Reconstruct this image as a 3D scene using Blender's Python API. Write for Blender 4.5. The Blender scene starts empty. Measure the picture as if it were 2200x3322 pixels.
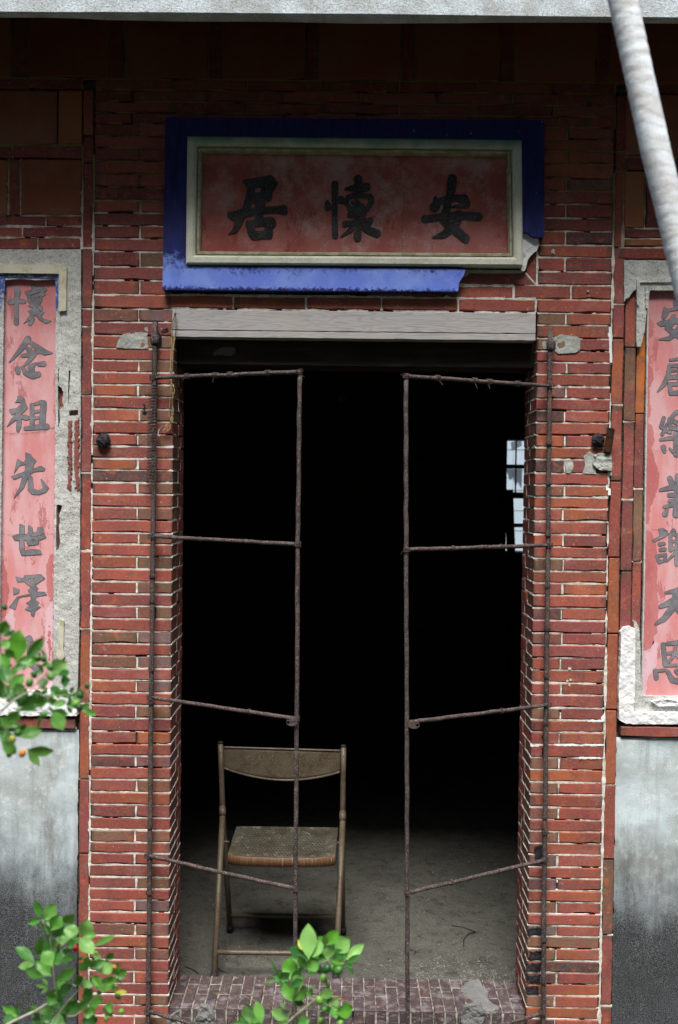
import bpy, math, random
import numpy as np
from mathutils import Matrix, Vector, Euler
random.seed(7)
R = math.radians
sc = bpy.context.scene
COL = sc.collection

# ------------------------------------------------------------------ camera, sky, sun, exposure
FPX = 3400.0
CAMP = Vector((0.0, -3.4, 1.75))
CM = (Matrix.Rotation(R(0.40), 4, 'Z') @ Matrix.Rotation(R(90 - 1.36), 4, 'X') @ Matrix.Rotation(R(0.68), 4, 'Z'))
cd = bpy.data.cameras.new('camera')
cam = bpy.data.objects.new('camera', cd)
COL.objects.link(cam)
cam.matrix_world = Matrix.Translation(CAMP) @ CM
cd.sensor_fit = 'VERTICAL'
cd.sensor_height = 36.0
cd.lens = 36.0 * FPX / 3322.0
cd.clip_start = 0.05
cd.clip_end = 400
cd.dof.use_dof = True
cd.dof.focus_distance = 3.42
cd.dof.aperture_fstop = 4.6
sc.camera = cam

SUN_EL, SUN_ROT = 62.0, 6.0          # soft light from high over the camera's shoulder
w = bpy.data.worlds.new('World')
sc.world = w
w.use_nodes = True
nt = w.node_tree
sky = nt.nodes.new('ShaderNodeTexSky')
sky.sky_type = 'NISHITA'
sky.sun_disc = False
sky.sun_elevation = R(SUN_EL)
sky.sun_rotation = R(180 - SUN_ROT)
sky.dust_density = 3.0
sky.air_density = 1.0
nt.links.new(sky.outputs[0], nt.nodes['Background'].inputs[0])
nt.nodes['Background'].inputs[1].default_value = 0.05
sl = bpy.data.lights.new('sun', 'SUN')
sl.energy = 1.5
sl.angle = R(28)
sl.color = (1.0, 0.965, 0.92)
sun = bpy.data.objects.new('sun', sl)
COL.objects.link(sun)
sun.rotation_euler = (R(90 - SUN_EL), 0, R(-SUN_ROT))
sc.view_settings.view_transform = 'Standard'
sc.view_settings.look = 'None'
sc.view_settings.gamma = 1
sc.view_settings.use_curve_mapping = False
sc.view_settings.exposure = 1.9

# ------------------------------------------------------------------ helpers
def W(px, py, Y=0.0):
    d = CM.to_3x3() @ Vector(((px - 1100) / FPX, -(py - 1661) / FPX, -1))
    t = (Y - CAMP.y) / d.y
    return CAMP + d * t
_M = np.array(CM.to_3x3())
def Wn(px, py, Y):
    px = np.asarray(px, float); py = np.asarray(py, float)
    d = np.stack([(px - 1100) / FPX, -(py - 1661) / FPX, -np.ones_like(px)], -1) @ _M.T
    t = (Y - CAMP.y) / d[..., 1]
    return np.array(CAMP) + d * t[..., None]
def X(px, py, Y=0.0): return W(px, py, Y).x
def Z(px, py, Y=0.0): return W(px, py, Y).z

def new_obj(name, me, mat=None, parent=None, loc=None):
    o = bpy.data.objects.new(name, me)
    COL.objects.link(o)
    if me is not None and mat is not None and len(me.materials) == 0:
        me.materials.append(mat)
    if parent is not None:
        o.parent = parent
        o.matrix_parent_inverse = Matrix.Identity(4)
    if loc is not None: o.location = loc
    return o
def thing(name, label, cat, loc=(0, 0, 0), group=None):
    o = bpy.data.objects.new(name, None)
    COL.objects.link(o)
    o.location = loc
    o.empty_display_size = 0.05
    o['label'] = label; o['category'] = cat
    if group: o['group'] = group
    return o
def tag(o, label, cat, group=None):
    o['label'] = label; o['category'] = cat
    if group: o['group'] = group
    return o
def struct(o):
    o['kind'] = 'structure'
    return o

class MB:
    """collects verts/faces in world space"""
    def __init__(s): s.v = []; s.f = []
    def add(s, vs, fs):
        b = len(s.v)
        s.v += [tuple(v) for v in vs]
        s.f += [tuple(i + b for i in f) for f in fs]
    def box(s, x0, x1, y0, y1, z0, z1):
        s.add([(x0, y0, z0), (x1, y0, z0), (x1, y1, z0), (x0, y1, z0), (x0, y0, z1), (x1, y0, z1), (x1, y1, z1), (x0, y1, z1)],
              [(0, 3, 2, 1), (4, 5, 6, 7), (0, 1, 5, 4), (1, 2, 6, 5), (2, 3, 7, 6), (3, 0, 4, 7)])
    def tube(s, pts, rad, n=8, jit=0.0, cap=True):
        pts = [Vector(p) for p in pts]
        if not hasattr(rad, '__len__'): rad = [rad] * len(pts)
        b = len(s.v); prev = None
        for i, p in enumerate(pts):
            t = (pts[min(i + 1, len(pts) - 1)] - pts[max(i - 1, 0)])
            if t.length < 1e-9: t = Vector((0, 0, 1))
            t.normalize()
            if prev is None:
                u = t.orthogonal().normalized()
            else:
                u = (prev - t * prev.dot(t))
                u = u.normalized() if u.length > 1e-6 else t.orthogonal().normalized()
            prev = u
            v = t.cross(u)
            for k in range(n):
                a = 2 * math.pi * k / n
                r = rad[i] * (1 + random.uniform(-jit, jit))
                s.v.append(tuple(p + (u * math.cos(a) + v * math.sin(a)) * r))
        for i in range(len(pts) - 1):
            for k in range(n):
                k2 = (k + 1) % n
                s.f.append((b + i * n + k, b + i * n + k2, b + (i + 1) * n + k2, b + (i + 1) * n + k))
        if cap:
            s.f.append(tuple(b + k for k in reversed(range(n))))
            e = b + (len(pts) - 1) * n
            s.f.append(tuple(e + k for k in range(n)))
    def ball(s, c, r, n=10, m=7, sq=(1, 1, 1), jit=0):
        c = Vector(c); b = len(s.v)
        for i in range(m + 1):
            th = math.pi * i / m
            for k in range(n):
                a = 2 * math.pi * k / n
                q = r * (1 + random.uniform(-jit, jit))
                s.v.append((c.x + q * sq[0] * math.sin(th) * math.cos(a), c.y + q * sq[1] * math.sin(th) * math.sin(a), c.z + q * sq[2] * math.cos(th)))
        for i in range(m):
            for k in range(n):
                k2 = (k + 1) % n
                s.f.append((b + i * n + k, b + (i + 1) * n + k, b + (i + 1) * n + k2, b + i * n + k2))
    def mesh(s, name, mat, smooth=False, origin=(0, 0, 0)):
        o = Vector(origin)
        me = bpy.data.meshes.new(name)
        me.from_pydata([(v[0] - o.x, v[1] - o.y, v[2] - o.z) for v in s.v], [], s.f)
        me.update()
        if smooth: me.shade_smooth()
        if mat: me.materials.append(mat)
        return me
    def build(s, name, mat, parent=None, smooth=False):
        org = Vector((0, 0, 0))
        if parent is not None:
            p = parent
            while p is not None: org = org + p.location; p = p.parent
        return new_obj(name, s.mesh(name, mat, smooth, org), None, parent)
    def lone(s, name, mat, label, cat, smooth=False, group=None):
        lo = [min(v[i] for v in s.v) for i in range(3)]; hi = [max(v[i] for v in s.v) for i in range(3)]
        org = ((lo[0] + hi[0]) / 2, (lo[1] + hi[1]) / 2, lo[2])
        return tag(new_obj(name, s.mesh(name, mat, smooth, org), None, None, org), label, cat, group)

# ------------------------------------------------------------------ node shorthand
class G:
    def __init__(s, name, rough=0.8, spec=0.3):
        s.m = bpy.data.materials.new(name); s.m.use_nodes = True
        s.t = s.m.node_tree; s.b = s.t.nodes['Principled BSDF']
        s.b.inputs['Roughness'].default_value = rough
        s.b.inputs['Specular IOR Level'].default_value = spec
        s.geo = s.t.nodes.new('ShaderNodeNewGeometry')
        s.pos = s.geo.outputs['Position']
    def lk(s, a, b): s.t.links.new(a, b)
    def inp(s, sock, v):
        if hasattr(v, 'is_output') or isinstance(v, bpy.types.NodeSocket): s.lk(v, sock)
        elif isinstance(v, (tuple, list)) and len(v) == 3 and sock.type == 'RGBA': sock.default_value = (*v, 1)
        else: sock.default_value = v
    def noise(s, scale, detail=4, rough=.55, vec=None, dist=0, stretch=None):
        n = s.t.nodes.new('ShaderNodeTexNoise'); n.inputs['Scale'].default_value = scale
        n.inputs['Detail'].default_value = detail; n.inputs['Roughness'].default_value = rough
        n.inputs['Distortion'].default_value = dist
        v = vec or s.pos
        if stretch:
            m = s.t.nodes.new('ShaderNodeMapping'); m.inputs['Scale'].default_value = stretch
            s.lk(v, m.inputs['Vector']); v = m.outputs[0]
        s.lk(v, n.inputs['Vector'])
        return n.outputs['Fac']
    def voro(s, scale, vec=None):
        n = s.t.nodes.new('ShaderNodeTexVoronoi'); n.inputs['Scale'].default_value = scale
        s.lk(vec or s.pos, n.inputs['Vector']); return n.outputs['Distance']
    def ramp(s, v, a, b, lo=0.0, hi=1.0):
        n = s.t.nodes.new('ShaderNodeMapRange'); n.interpolation_type = 'SMOOTHSTEP'
        s.lk(v, n.inputs[0])
        n.inputs[1].default_value = a; n.inputs[2].default_value = b
        n.inputs[3].default_value = lo; n.inputs[4].default_value = hi
        return n.outputs[0]
    def math(s, op, a, b=0.0):
        n = s.t.nodes.new('ShaderNodeMath'); n.operation = op
        s.inp(n.inputs[0], a); s.inp(n.inputs[1], b); return n.outputs[0]
    def mix(s, f, a, b, mode='MIX'):
        n = s.t.nodes.new('ShaderNodeMix'); n.data_type = 'RGBA'; n.blend_type = mode
        s.inp(n.inputs[0], f); s.inp(n.inputs[6], a); s.inp(n.inputs[7], b); return n.outputs[2]
    def xyz(s, v=None):
        n = s.t.nodes.new('ShaderNodeSeparateXYZ'); s.lk(v or s.pos, n.inputs[0]); return n.outputs
    def obj(s):
        n = s.t.nodes.new('ShaderNodeTexCoord'); return n.outputs['Object']
    def objcol(s):
        n = s.t.nodes.new('ShaderNodeObjectInfo'); return n.outputs['Color'], n.outputs['Random']
    def color(s, c): s.inp(s.b.inputs['Base Color'], c)
    def bump(s, h, strength=.4, dist=.002):
        n = s.t.nodes.new('ShaderNodeBump'); n.inputs['Strength'].default_value = strength
        n.inputs['Distance'].default_value = dist; s.lk(h, n.inputs['Height'])
        s.lk(n.outputs[0], s.b.inputs['Normal'])

# ---- brick
g = G('fired_clay', .78, .25)
oc, rnd = g.objcol()
c = g.mix(g.ramp(g.noise(9, 3), .42, .66), oc, g.mix(.5, oc, (.22, .055, .065)))
gen = g.t.nodes.new('ShaderNodeTexCoord').outputs['Generated']
gx = g.math('ABSOLUTE', g.math('SUBTRACT', g.math('ADD', g.xyz(gen)[0], g.math('MULTIPLY', g.math('SUBTRACT', g.noise(25, 3), .5), .12)), .5))
ends = g.math('MULTIPLY', g.ramp(gx, .40, .475), g.ramp(rnd, .35, .75, 0, .8))
c = g.mix(ends, c, (.085, .06, .05))
c = g.mix(g.ramp(g.noise(7, 5, .7, stretch=(1, 1, 2.2)), .52, .70, 0, .28), c, (.50, .27, .24))
c = g.mix(g.ramp(g.noise(16, 4, .6), .5, .72, 0, .55), c, (.16, .085, .06))
c = g.mix(g.ramp(g.noise(26, 4, .6), .52, .72, 0, .7), c, (.44, .115, .05))
c = g.mix(g.ramp(g.noise(5.5, 6, .75, stretch=(1.3, 1, 1)), .50, .66, 0, .62), c, (.15, .05, .045))
c = g.mix(g.ramp(g.noise(42, 5, .8, stretch=(.6, 1, 1.4)), .60, .68, 0, .55), c, (.10, .045, .035))
c = g.mix(g.ramp(g.noise(120, 4, .7), .35, .75, 0, .22), c, (.50, .24, .19))
c = g.mix(g.ramp(g.noise(34, 6, .75), .60, .74, 0, .5), c, (.62, .48, .46))
c = g.mix(g.ramp(g.noise(400, 2), .66, .70, 0, .75), c, (.05, .02, .018))
c = g.mix(g.ramp(g.noise(170, 2), .71, .74, 0, .7), c, (.72, .66, .62))
c = g.mix(g.ramp(g.noise(13, 6, .8, stretch=(1, 1, .55)), .70, .76, 0, .8), c, (.03, .028, .032))
g.color(c)
g.bump(g.math('ADD', g.noise(90, 6, .7), g.math('MULTIPLY', g.noise(420, 3), .4)), .45, .003)
M_BRICK = g.m
# ---- glossy dark reveal / worn bricks
g = G('worn_dark_brick', .55, .4)
oc, rnd = g.objcol()
c = g.mix(g.ramp(g.noise(14, 5, .7), .4, .65, 0, .8), oc, (.075, .045, .05))
c = g.mix(g.ramp(g.noise(60, 5, .75, stretch=(.4, .4, 1.5)), .48, .64, 0, .8), c, (.24, .21, .22))
c = g.mix(g.ramp(g.noise(25, 5, .7), .58, .7, 0, .7), c, (.22, .10, .05))
c = g.mix(g.ramp(g.noise(260, 2), .68, .72, 0, .9), c, (.7, .68, .64))
g.color(c)
g.bump(g.noise(80, 7, .75), .6, .004)
M_STEP = g.m
# ---- mortar
g = G('lime_mortar', .9, .2)
z = g.xyz()[2]
c = g.mix(g.ramp(g.noise(28, 5, .7), .42, .68), (.80, .77, .71), (.42, .37, .30))
c = g.mix(g.ramp(g.noise(150, 4), .5, .7, 0, .6), c, (.70, .67, .60))
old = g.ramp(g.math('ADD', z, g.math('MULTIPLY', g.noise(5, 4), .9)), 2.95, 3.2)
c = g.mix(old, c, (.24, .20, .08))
g.color(c); g.bump(g.noise(220, 5, .7), .6, .003)
M_MORTAR = g.m
g = G('worn_step_mortar', .9, .2)
g.color(g.mix(g.ramp(g.noise(40, 5, .75), .40, .62), (.46, .44, .39), (.17, .14, .12)))
g.bump(g.noise(200, 5), .6, .003)
M_SMORT = g.m
g = G('joint_dirt', .95, .1)
g.color(g.mix(g.ramp(g.noise(60, 5, .7), .4, .65), (.025, .02, .018), (.14, .12, .10)))  # joint dirt, with the deep shadow between bricks put into the colour
g.bump(g.noise(200, 4), .6, .004)
M_JOINT = g.m
# ---- granite-chip plaster
def plaster(name, base, dark, light, speck=.6, bs=.7):
    g = G(name, .9, .2)
    c = g.mix(g.ramp(g.noise(12, 6, .7), .35, .7), base, light)
    c = g.mix(g.ramp(g.noise(4.5, 6, .75), .52, .72, 0, .8), c, dark)
    c = g.mix(g.ramp(g.noise(330, 3, .6), .56, .64, 0, speck), c, (.06, .06, .055))
    c = g.mix(g.ramp(g.noise(260, 3, .6), .62, .70, 0, .5), c, (.75, .75, .72))
    g.color(c)
    g.bump(g.math('ADD', g.noise(130, 6, .75), g.noise(30, 5, .7)), bs, .0035)
    return g.m
M_PLASTER = plaster('granite_plaster', (.50, .51, .48), (.33, .32, .28), (.66, .68, .66), .8)
M_PATCH = plaster('cement_patch', (.34, .36, .33), (.22, .21, .17), (.48, .50, .47), .2, .6)
M_SMEAR = plaster('step_cement', (.17, .175, .17), (.12, .115, .105), (.23, .235, .235), .2, .5)
M_WHITE = plaster('whitewash', (.80, .83, .85), (.60, .65, .70), (.90, .90, .88), .12, .3)
# ---- dado: whitewashed cement with black mould climbing from the ground
g = G('mouldy_limewash', .88, .2)
xs = g.xyz()
c = g.mix(g.ramp(g.noise(3.2, 5, .65), .36, .66), (.66, .78, .83), (.44, .49, .49))
c = g.mix(g.ramp(g.noise(9, 6, .75, stretch=(1, 1, .35)), .50, .70, 0, .75), c, (.30, .30, .275))
c = g.mix(g.ramp(g.noise(22, 5, .7), .52, .66, 0, .6), c, (.78, .82, .82))
drip = g.ramp(g.noise(26, 4, .6, stretch=(1, 1, .06)), .52, .70, 0, .5)
c = g.mix(drip, c, (.34, .35, .335))
h = g.math('ADD', xs[2], g.math('MULTIPLY', g.math('SUBTRACT', g.noise(4.2, 7, .72, stretch=(1, 1, .5)), .5), .75))
m = g.ramp(g.math('ADD', h, g.math('MULTIPLY', g.noise(30, 4, .6, stretch=(1, 1, .12)), -.22)), .66, .13)
sp = g.ramp(g.noise(330, 3, .7), .40, .62)
m2 = g.math('MULTIPLY', m, g.math('ADD', .80, g.math('MULTIPLY', g.math('SUBTRACT', 1, sp), .25)))
c = g.mix(m2, c, (.025, .027, .03))
c = g.mix(g.math('MULTIPLY', m, g.ramp(g.noise(420, 2, .6), .61, .67, 0, .35)), c, (.45, .45, .45))
g.color(c)
g.bump(g.math('ADD', g.noise(260, 4, .7), g.noise(30, 4)), .5, .003)
M_DADO = g.m
# ---- fascia
g = G('weathered_concrete', .85, .2)
c = g.mix(g.ramp(g.noise(7, 6, .7), .35, .62), (.68, .78, .84), (.46, .50, .50))
c = g.mix(g.ramp(g.noise(220, 4, .7), .50, .62, 0, .55), c, (.17, .18, .18))
c = g.mix(g.ramp(g.noise(60, 4), .6, .68, 0, .4), c, (.72, .78, .82))
g.color(c); g.bump(g.noise(160, 6, .75), .7, .005)
M_FASCIA = g.m
# ---- red painted panels
def painted(name, base, pale, deep, worn=.5, dark=None, streak=(2.5, 1, .8), gray=None, topdeep=None):
    g = G(name, .72, .3)
    c = g.mix(g.ramp(g.noise(5, 5, .6, stretch=streak), .34, .66), base, pale)
    c = g.mix(g.ramp(g.noise(11, 6, .75, stretch=(1.6, 1, .5)), .57, .61, 0, worn), c, deep)
    if gray: c = g.mix(g.ramp(g.noise(6.5, 7, .8), .46, .64, 0, .75), c, gray)
    c = g.mix(g.ramp(g.noise(300, 3, .6), .60, .68, 0, .35), c, deep)
    c = g.mix(g.ramp(g.noise(240, 2), .70, .73, 0, .6), c, (.8, .72, .7))
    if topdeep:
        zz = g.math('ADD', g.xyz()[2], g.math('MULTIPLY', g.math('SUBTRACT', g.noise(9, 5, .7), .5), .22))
        c = g.mix(g.ramp(zz, topdeep - .24, topdeep + .04, 0, .75), c, deep)  # top painted deeper red: unfaded paint plus the shade of the recess
    g.color(c); g.bump(g.noise(120, 5, .6), .25, .002)
    return g.m
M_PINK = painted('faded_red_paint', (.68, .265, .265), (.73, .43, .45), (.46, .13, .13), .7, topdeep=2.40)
M_PINKDEEP = painted('bare_red_ground', (.50, .15, .15), (.58, .22, .22), (.38, .09, .09), .4)
M_LILAC = painted('bleached_lilac', (.70, .44, .50), (.76, .52, .58), (.62, .30, .33), .5)
M_PLAQUE = painted('plaque_red_paint', (.34, .085, .065), (.46, .17, .15), (.26, .045, .035), .7, streak=(1, 1, 1), gray=(.46, .34, .33))
def ink(name, base, pale):
    g = G(name, .7, .3)
    c = g.mix(g.ramp(g.noise(18, 6, .75), .40, .66), base, pale)
    c = g.mix(g.ramp(g.noise(330, 2, .6), .62, .68, 0, .5), c, (.45, .38, .38))
    g.color(c); g.bump(g.noise(200, 4), .3, .002); return g.m
M_INK = ink('black_ink', (.016, .017, .02), (.055, .056, .062))
M_SLATE = ink('slate_ink', (.15, .155, .175), (.27, .26, .28))
M_GLYPHLINE = ink('incised_outline', (.045, .035, .04), (.10, .07, .08))
# ---- blue border
g = G('ultramarine_paint', .65, .35)
xs = g.xyz()
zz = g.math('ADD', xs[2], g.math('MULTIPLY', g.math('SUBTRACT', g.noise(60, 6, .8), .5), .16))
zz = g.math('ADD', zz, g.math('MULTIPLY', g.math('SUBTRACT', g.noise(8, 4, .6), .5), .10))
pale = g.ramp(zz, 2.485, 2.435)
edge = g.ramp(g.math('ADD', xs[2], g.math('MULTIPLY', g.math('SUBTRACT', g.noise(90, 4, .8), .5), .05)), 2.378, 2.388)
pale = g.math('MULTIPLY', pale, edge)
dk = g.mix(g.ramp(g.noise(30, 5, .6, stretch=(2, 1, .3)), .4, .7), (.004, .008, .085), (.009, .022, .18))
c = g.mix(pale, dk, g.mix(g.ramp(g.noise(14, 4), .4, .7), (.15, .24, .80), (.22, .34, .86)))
c = g.mix(g.ramp(g.noise(75, 3), .72, .75, 0, .8), c, (.45, .55, .75))
g.color(c); g.bump(g.noise(140, 5), .3, .002)
M_BLUE = g.m
# ---- cream moulding with old green at its top
g = G('cream_moulding', .7, .3)
xs = g.xyz()
c = g.mix(g.ramp(g.noise(10, 5, .65), .4, .68), (.66, .68, .57), (.50, .50, .40))
c = g.mix(g.ramp(g.noise(160, 4, .7), .55, .68, 0, .4), c, (.20, .21, .20))
gr = g.ramp(g.math('ADD', xs[2], g.math('MULTIPLY', g.noise(9, 4), .06)), 2.85, 2.89)
c = g.mix(g.math('MULTIPLY', gr, .8), c, g.mix(g.ramp(g.noise(7, 3), .42, .58), (.12, .22, .10), (.03, .20, .16)))
g.color(c); g.bump(g.noise(70, 5, .6), .35, .003)
M_CREAM = g.m
g = G('yellow_line', .75, .3)
g.color(g.mix(g.ramp(g.noise(40, 4), .4, .65), (.30, .29, .17), (.46, .45, .36)))
g.bump(g.noise(120, 5, .6), .35, .002)
M_YEL = g.m
g = G('cream_old', .75, .25)
g.color(g.mix(g.ramp(g.noise(18, 5, .7), .45, .7), (.62, .60, .48), (.42, .38, .22)))
g.bump(g.noise(80, 5, .6), .4, .003)
M_CREAM2 = g.m
g = G('blue_rim', .75, .25)
g.color(g.mix(g.ramp(g.noise(70, 5, .8), .50, .58), (.06, .10, .34), (.42, .46, .50)))
M_RIM = g.m
# ---- wood
g = G('grey_weathered_wood', .8, .2)
wv = g.t.nodes.new('ShaderNodeTexNoise'); 
mp = g.t.nodes.new('ShaderNodeMapping'); mp.inputs['Scale'].default_value = (1.6, 1, 14)
g.lk(g.pos, mp.inputs['Vector']); g.lk(mp.outputs[0], wv.inputs['Vector'])
wv.inputs['Scale'].default_value = 2.2; wv.inputs['Detail'].default_value = 1.5; wv.inputs['Distortion'].default_value = .6
rings = g.math('SINE', g.math('MULTIPLY', wv.outputs['Fac'], 75))
fine = g.noise(60, 4, .6, stretch=(.25, 1, 6))
c = g.mix(g.ramp(rings, -.2, 1, 0, .45), (.47, .46, .465), (.33, .29, .27))
c = g.mix(g.ramp(fine, .5, .72, 0, .55), c, (.25, .235, .235))
c = g.mix(g.ramp(g.noise(5, 4), .45, .7, 0, .5), c, (.52, .48, .44))
g.color(c); g.bump(g.math('ADD', fine, g.math('MULTIPLY', rings, .1)), .4, .002)
M_WOOD = g.m
M_OLDP = plaster('sooty_plaster', (.13, .13, .11), (.08, .08, .07), (.17, .17, .15), .2)  # plaster mix in a dark tone, for the remnant under the lintel
g = G('old_dark_timber', .85, .2)
g.color(g.mix(g.ramp(g.noise(20, 5, .6, stretch=(.3, .3, 3)), .4, .7), (.022, .018, .015), (.045, .036, .027)))
g.bump(g.noise(40, 5), .5, .004)
M_DARKWOOD = g.m
# ---- rusted steel rod
g = G('rusted_rod', .75, .35)
c = g.mix(g.ramp(g.noise(30, 5, .7), .4, .62), (.040, .032, .031), (.088, .060, .052))
c = g.mix(g.ramp(g.noise(11, 5, .7), .58, .68, 0, .7), c, (.16, .085, .05))
c = g.mix(g.ramp(g.noise(15, 5, .7), .57, .68, 0, .7), c, (.10, .105, .085))
c = g.mix(g.ramp(g.noise(240, 3, .7), .54, .62, 0, .75), c, (.26, .22, .22))
g.color(c); g.bump(g.noise(180, 5, .7), .9, .003)
M_ROD = g.m
g = G('binding_wire', .7, .3)
g.color(g.mix(g.ramp(g.noise(90, 3), .4, .65), (.04, .032, .032), (.12, .08, .07)))
M_WIRE = g.m
g = G('rusted_pipe', .7, .35)
g.color(g.mix(g.ramp(g.noise(40, 5, .7), .42, .6), (.17, .075, .035), (.035, .045, .05)))
g.bump(g.noise(120, 5), .5, .003)
M_PIPE = g.m
# ---- chair
g = G('worn_olive_paint', .5, .45)
c = g.mix(g.ramp(g.noise(16, 5, .7), .4, .66), (.115, .092, .058), (.075, .045, .025))
c = g.mix(g.ramp(g.noise(230, 3, .7), .5, .64, 0, .7), c, (.17, .165, .13))
g.color(c); g.bump(g.noise(200, 4), .4, .002)
g.b.inputs['Metallic'].default_value = .1
M_CHAIR = g.m
g = G('rusted_seat_rim', .6, .4)
c = g.mix(g.ramp(g.noise(60, 4, .6, stretch=(4, 1, .1)), .42, .62), (.10, .038, .014), (.12, .075, .035))
c = g.mix(g.ramp(g.noise(90, 3, .6, stretch=(4, 1, .1)), .62, .7, 0, .8), c, (.42, .38, .26))
g.color(c); g.bump(g.noise(150, 4), .4, .002)
M_RIMRUST = g.m
g = G('rubber_foot', .7, .3); g.color((.02, .02, .025)); M_RUBBER = g.m
# ---- floor / ground
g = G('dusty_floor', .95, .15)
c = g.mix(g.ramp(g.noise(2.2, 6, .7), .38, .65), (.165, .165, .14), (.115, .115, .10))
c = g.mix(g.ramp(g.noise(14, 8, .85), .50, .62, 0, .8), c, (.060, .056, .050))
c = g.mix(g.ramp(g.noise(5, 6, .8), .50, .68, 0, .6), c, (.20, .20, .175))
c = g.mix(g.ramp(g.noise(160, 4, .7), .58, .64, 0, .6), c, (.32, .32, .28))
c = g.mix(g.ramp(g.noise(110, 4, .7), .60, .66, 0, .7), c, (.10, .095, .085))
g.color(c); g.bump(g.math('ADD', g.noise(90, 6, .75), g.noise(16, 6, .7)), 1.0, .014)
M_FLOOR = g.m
g = G('bare_soil', .95, .1)
g.color(g.mix(g.ramp(g.noise(3, 6, .7), .4, .6), (.042, .036, .028), (.026, .038, .018)))
g.bump(g.noise(20, 6), .8, .02)
M_SOIL = g.m
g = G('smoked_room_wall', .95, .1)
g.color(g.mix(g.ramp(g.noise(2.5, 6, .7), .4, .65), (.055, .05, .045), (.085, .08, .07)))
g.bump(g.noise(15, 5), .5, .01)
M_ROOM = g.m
g = G('small_stones', .9, .2)
oc, rnd = g.objcol()
g.color(g.mix(g.ramp(g.noise(30, 3), .35, .7), (.26, .255, .23), (.09, .08, .07)))
M_STONE = g.m
# ---- plants
def leafmat(name, a, b):
    g = G(name, .42, .5)
    oc, rnd = g.objcol()
    c = g.mix(g.ramp(g.noise(35, 3), .4, .65), oc, g.mix(.22, oc, b))
    g.color(c)
    tr = g.t.nodes.new('ShaderNodeBsdfTranslucent'); g.lk(g.mix(.5, c, (.30, .60, .03)), tr.inputs[0])
    ad = g.t.nodes.new('ShaderNodeMixShader'); ad.inputs[0].default_value = .28
    g.lk(g.b.outputs[0], ad.inputs[1]); g.lk(tr.outputs[0], ad.inputs[2])
    g.lk(ad.outputs[0], g.t.nodes['Material Output'].inputs['Surface'])
    return g.m
M_LEAF = leafmat('leaf', None, (.10, .30, .05))
g = G('berry_skin', .35, .5); oc, rnd = g.objcol(); g.color(oc); M_BERRY = g.m
g = G('twig_bark', .8, .2)
g.color(g.mix(g.ramp(g.noise(60, 4), .4, .65), (.36, .38, .24), (.22, .26, .12))); M_TWIG = g.m
g = G('pale_bark', .85, .2)
g.color(g.mix(g.ramp(g.noise(80, 4), .4, .65), (.50, .48, .42), (.34, .30, .22))); M_PALEBARK = g.m
g = G('palm_bark', .85, .2)
c = g.mix(g.ramp(g.noise(14, 6, .75, stretch=(1, 1, 2.2)), .38, .66), (.82, .90, .96), (.64, .65, .65))
c = g.mix(g.ramp(g.noise(38, 5, .75, stretch=(1, 1, 1.8)), .62, .72, 0, .55), c, (.24, .235, .22))
wz = g.math('ADD', g.math('MULTIPLY', g.xyz()[2], 300), g.math('MULTIPLY', g.noise(16, 5, .75), 22))
c = g.mix(g.ramp(g.math('SINE', wz), .45, 1.0, 0, .42), c, (.40, .385, .36))
c = g.mix(g.ramp(g.noise(9, 4, .7), .5, .7, 0, .4), c, (.42, .43, .42))
g.color(c); g.bump(g.math('ADD', g.noise(50, 6, .7, stretch=(1, 1, 2)), g.math('MULTIPLY', g.math('SINE', wz), -.05)), .5, .002)
M_PALM = g.m
g = G('dry_twine', .8, .2); g.color(g.mix(g.ramp(g.noise(120, 2), .4, .6), (.42, .34, .19), (.26, .17, .08))); M_TWINE = g.m
g = G('white_plastic', .5, .4); g.color((.75, .76, .76)); M_PLASTIC = g.m
g = G('lead_grey', .6, .4); g.color((.14, .15, .18)); M_LEAD = g.m
g = G('tar', .85, .2); g.color(g.mix(g.ramp(g.noise(60, 5, .7), .4, .65), (.014, .014, .018), (.05, .045, .05)))
g.bump(g.noise(90, 5), .9, .006); M_TAR = g.m
g = G('dusty_glass', .35, .4); g.color((.05, .055, .055)); M_GLASS = g.m
g = G('terracotta', .7, .35)
oc, rnd = g.objcol()
c = g.mix(g.ramp(g.noise(5, 4, .6), .38, .66), oc, g.mix(.55, oc, (.34, .17, .11)))
c = g.mix(g.ramp(g.noise(130, 3, .7), .55, .68, 0, .35), c, (.15, .07, .05))
c = g.mix(g.ramp(g.noise(60, 3), .72, .76, 0, .5), c, (.5, .4, .34))
g.color(c); g.bump(g.noise(60, 5), .3, .002)
M_TILE = g.m
g = G('white_wall_tile', .6, .3)
xs = g.xyz(); 
g.color((.42, .52, .60)); M_OUTWALL = g.m
g = G('pale_blue_cloth', .8, .2); g.color((.33, .40, .48)); M_CLOTH = g.m

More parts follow.
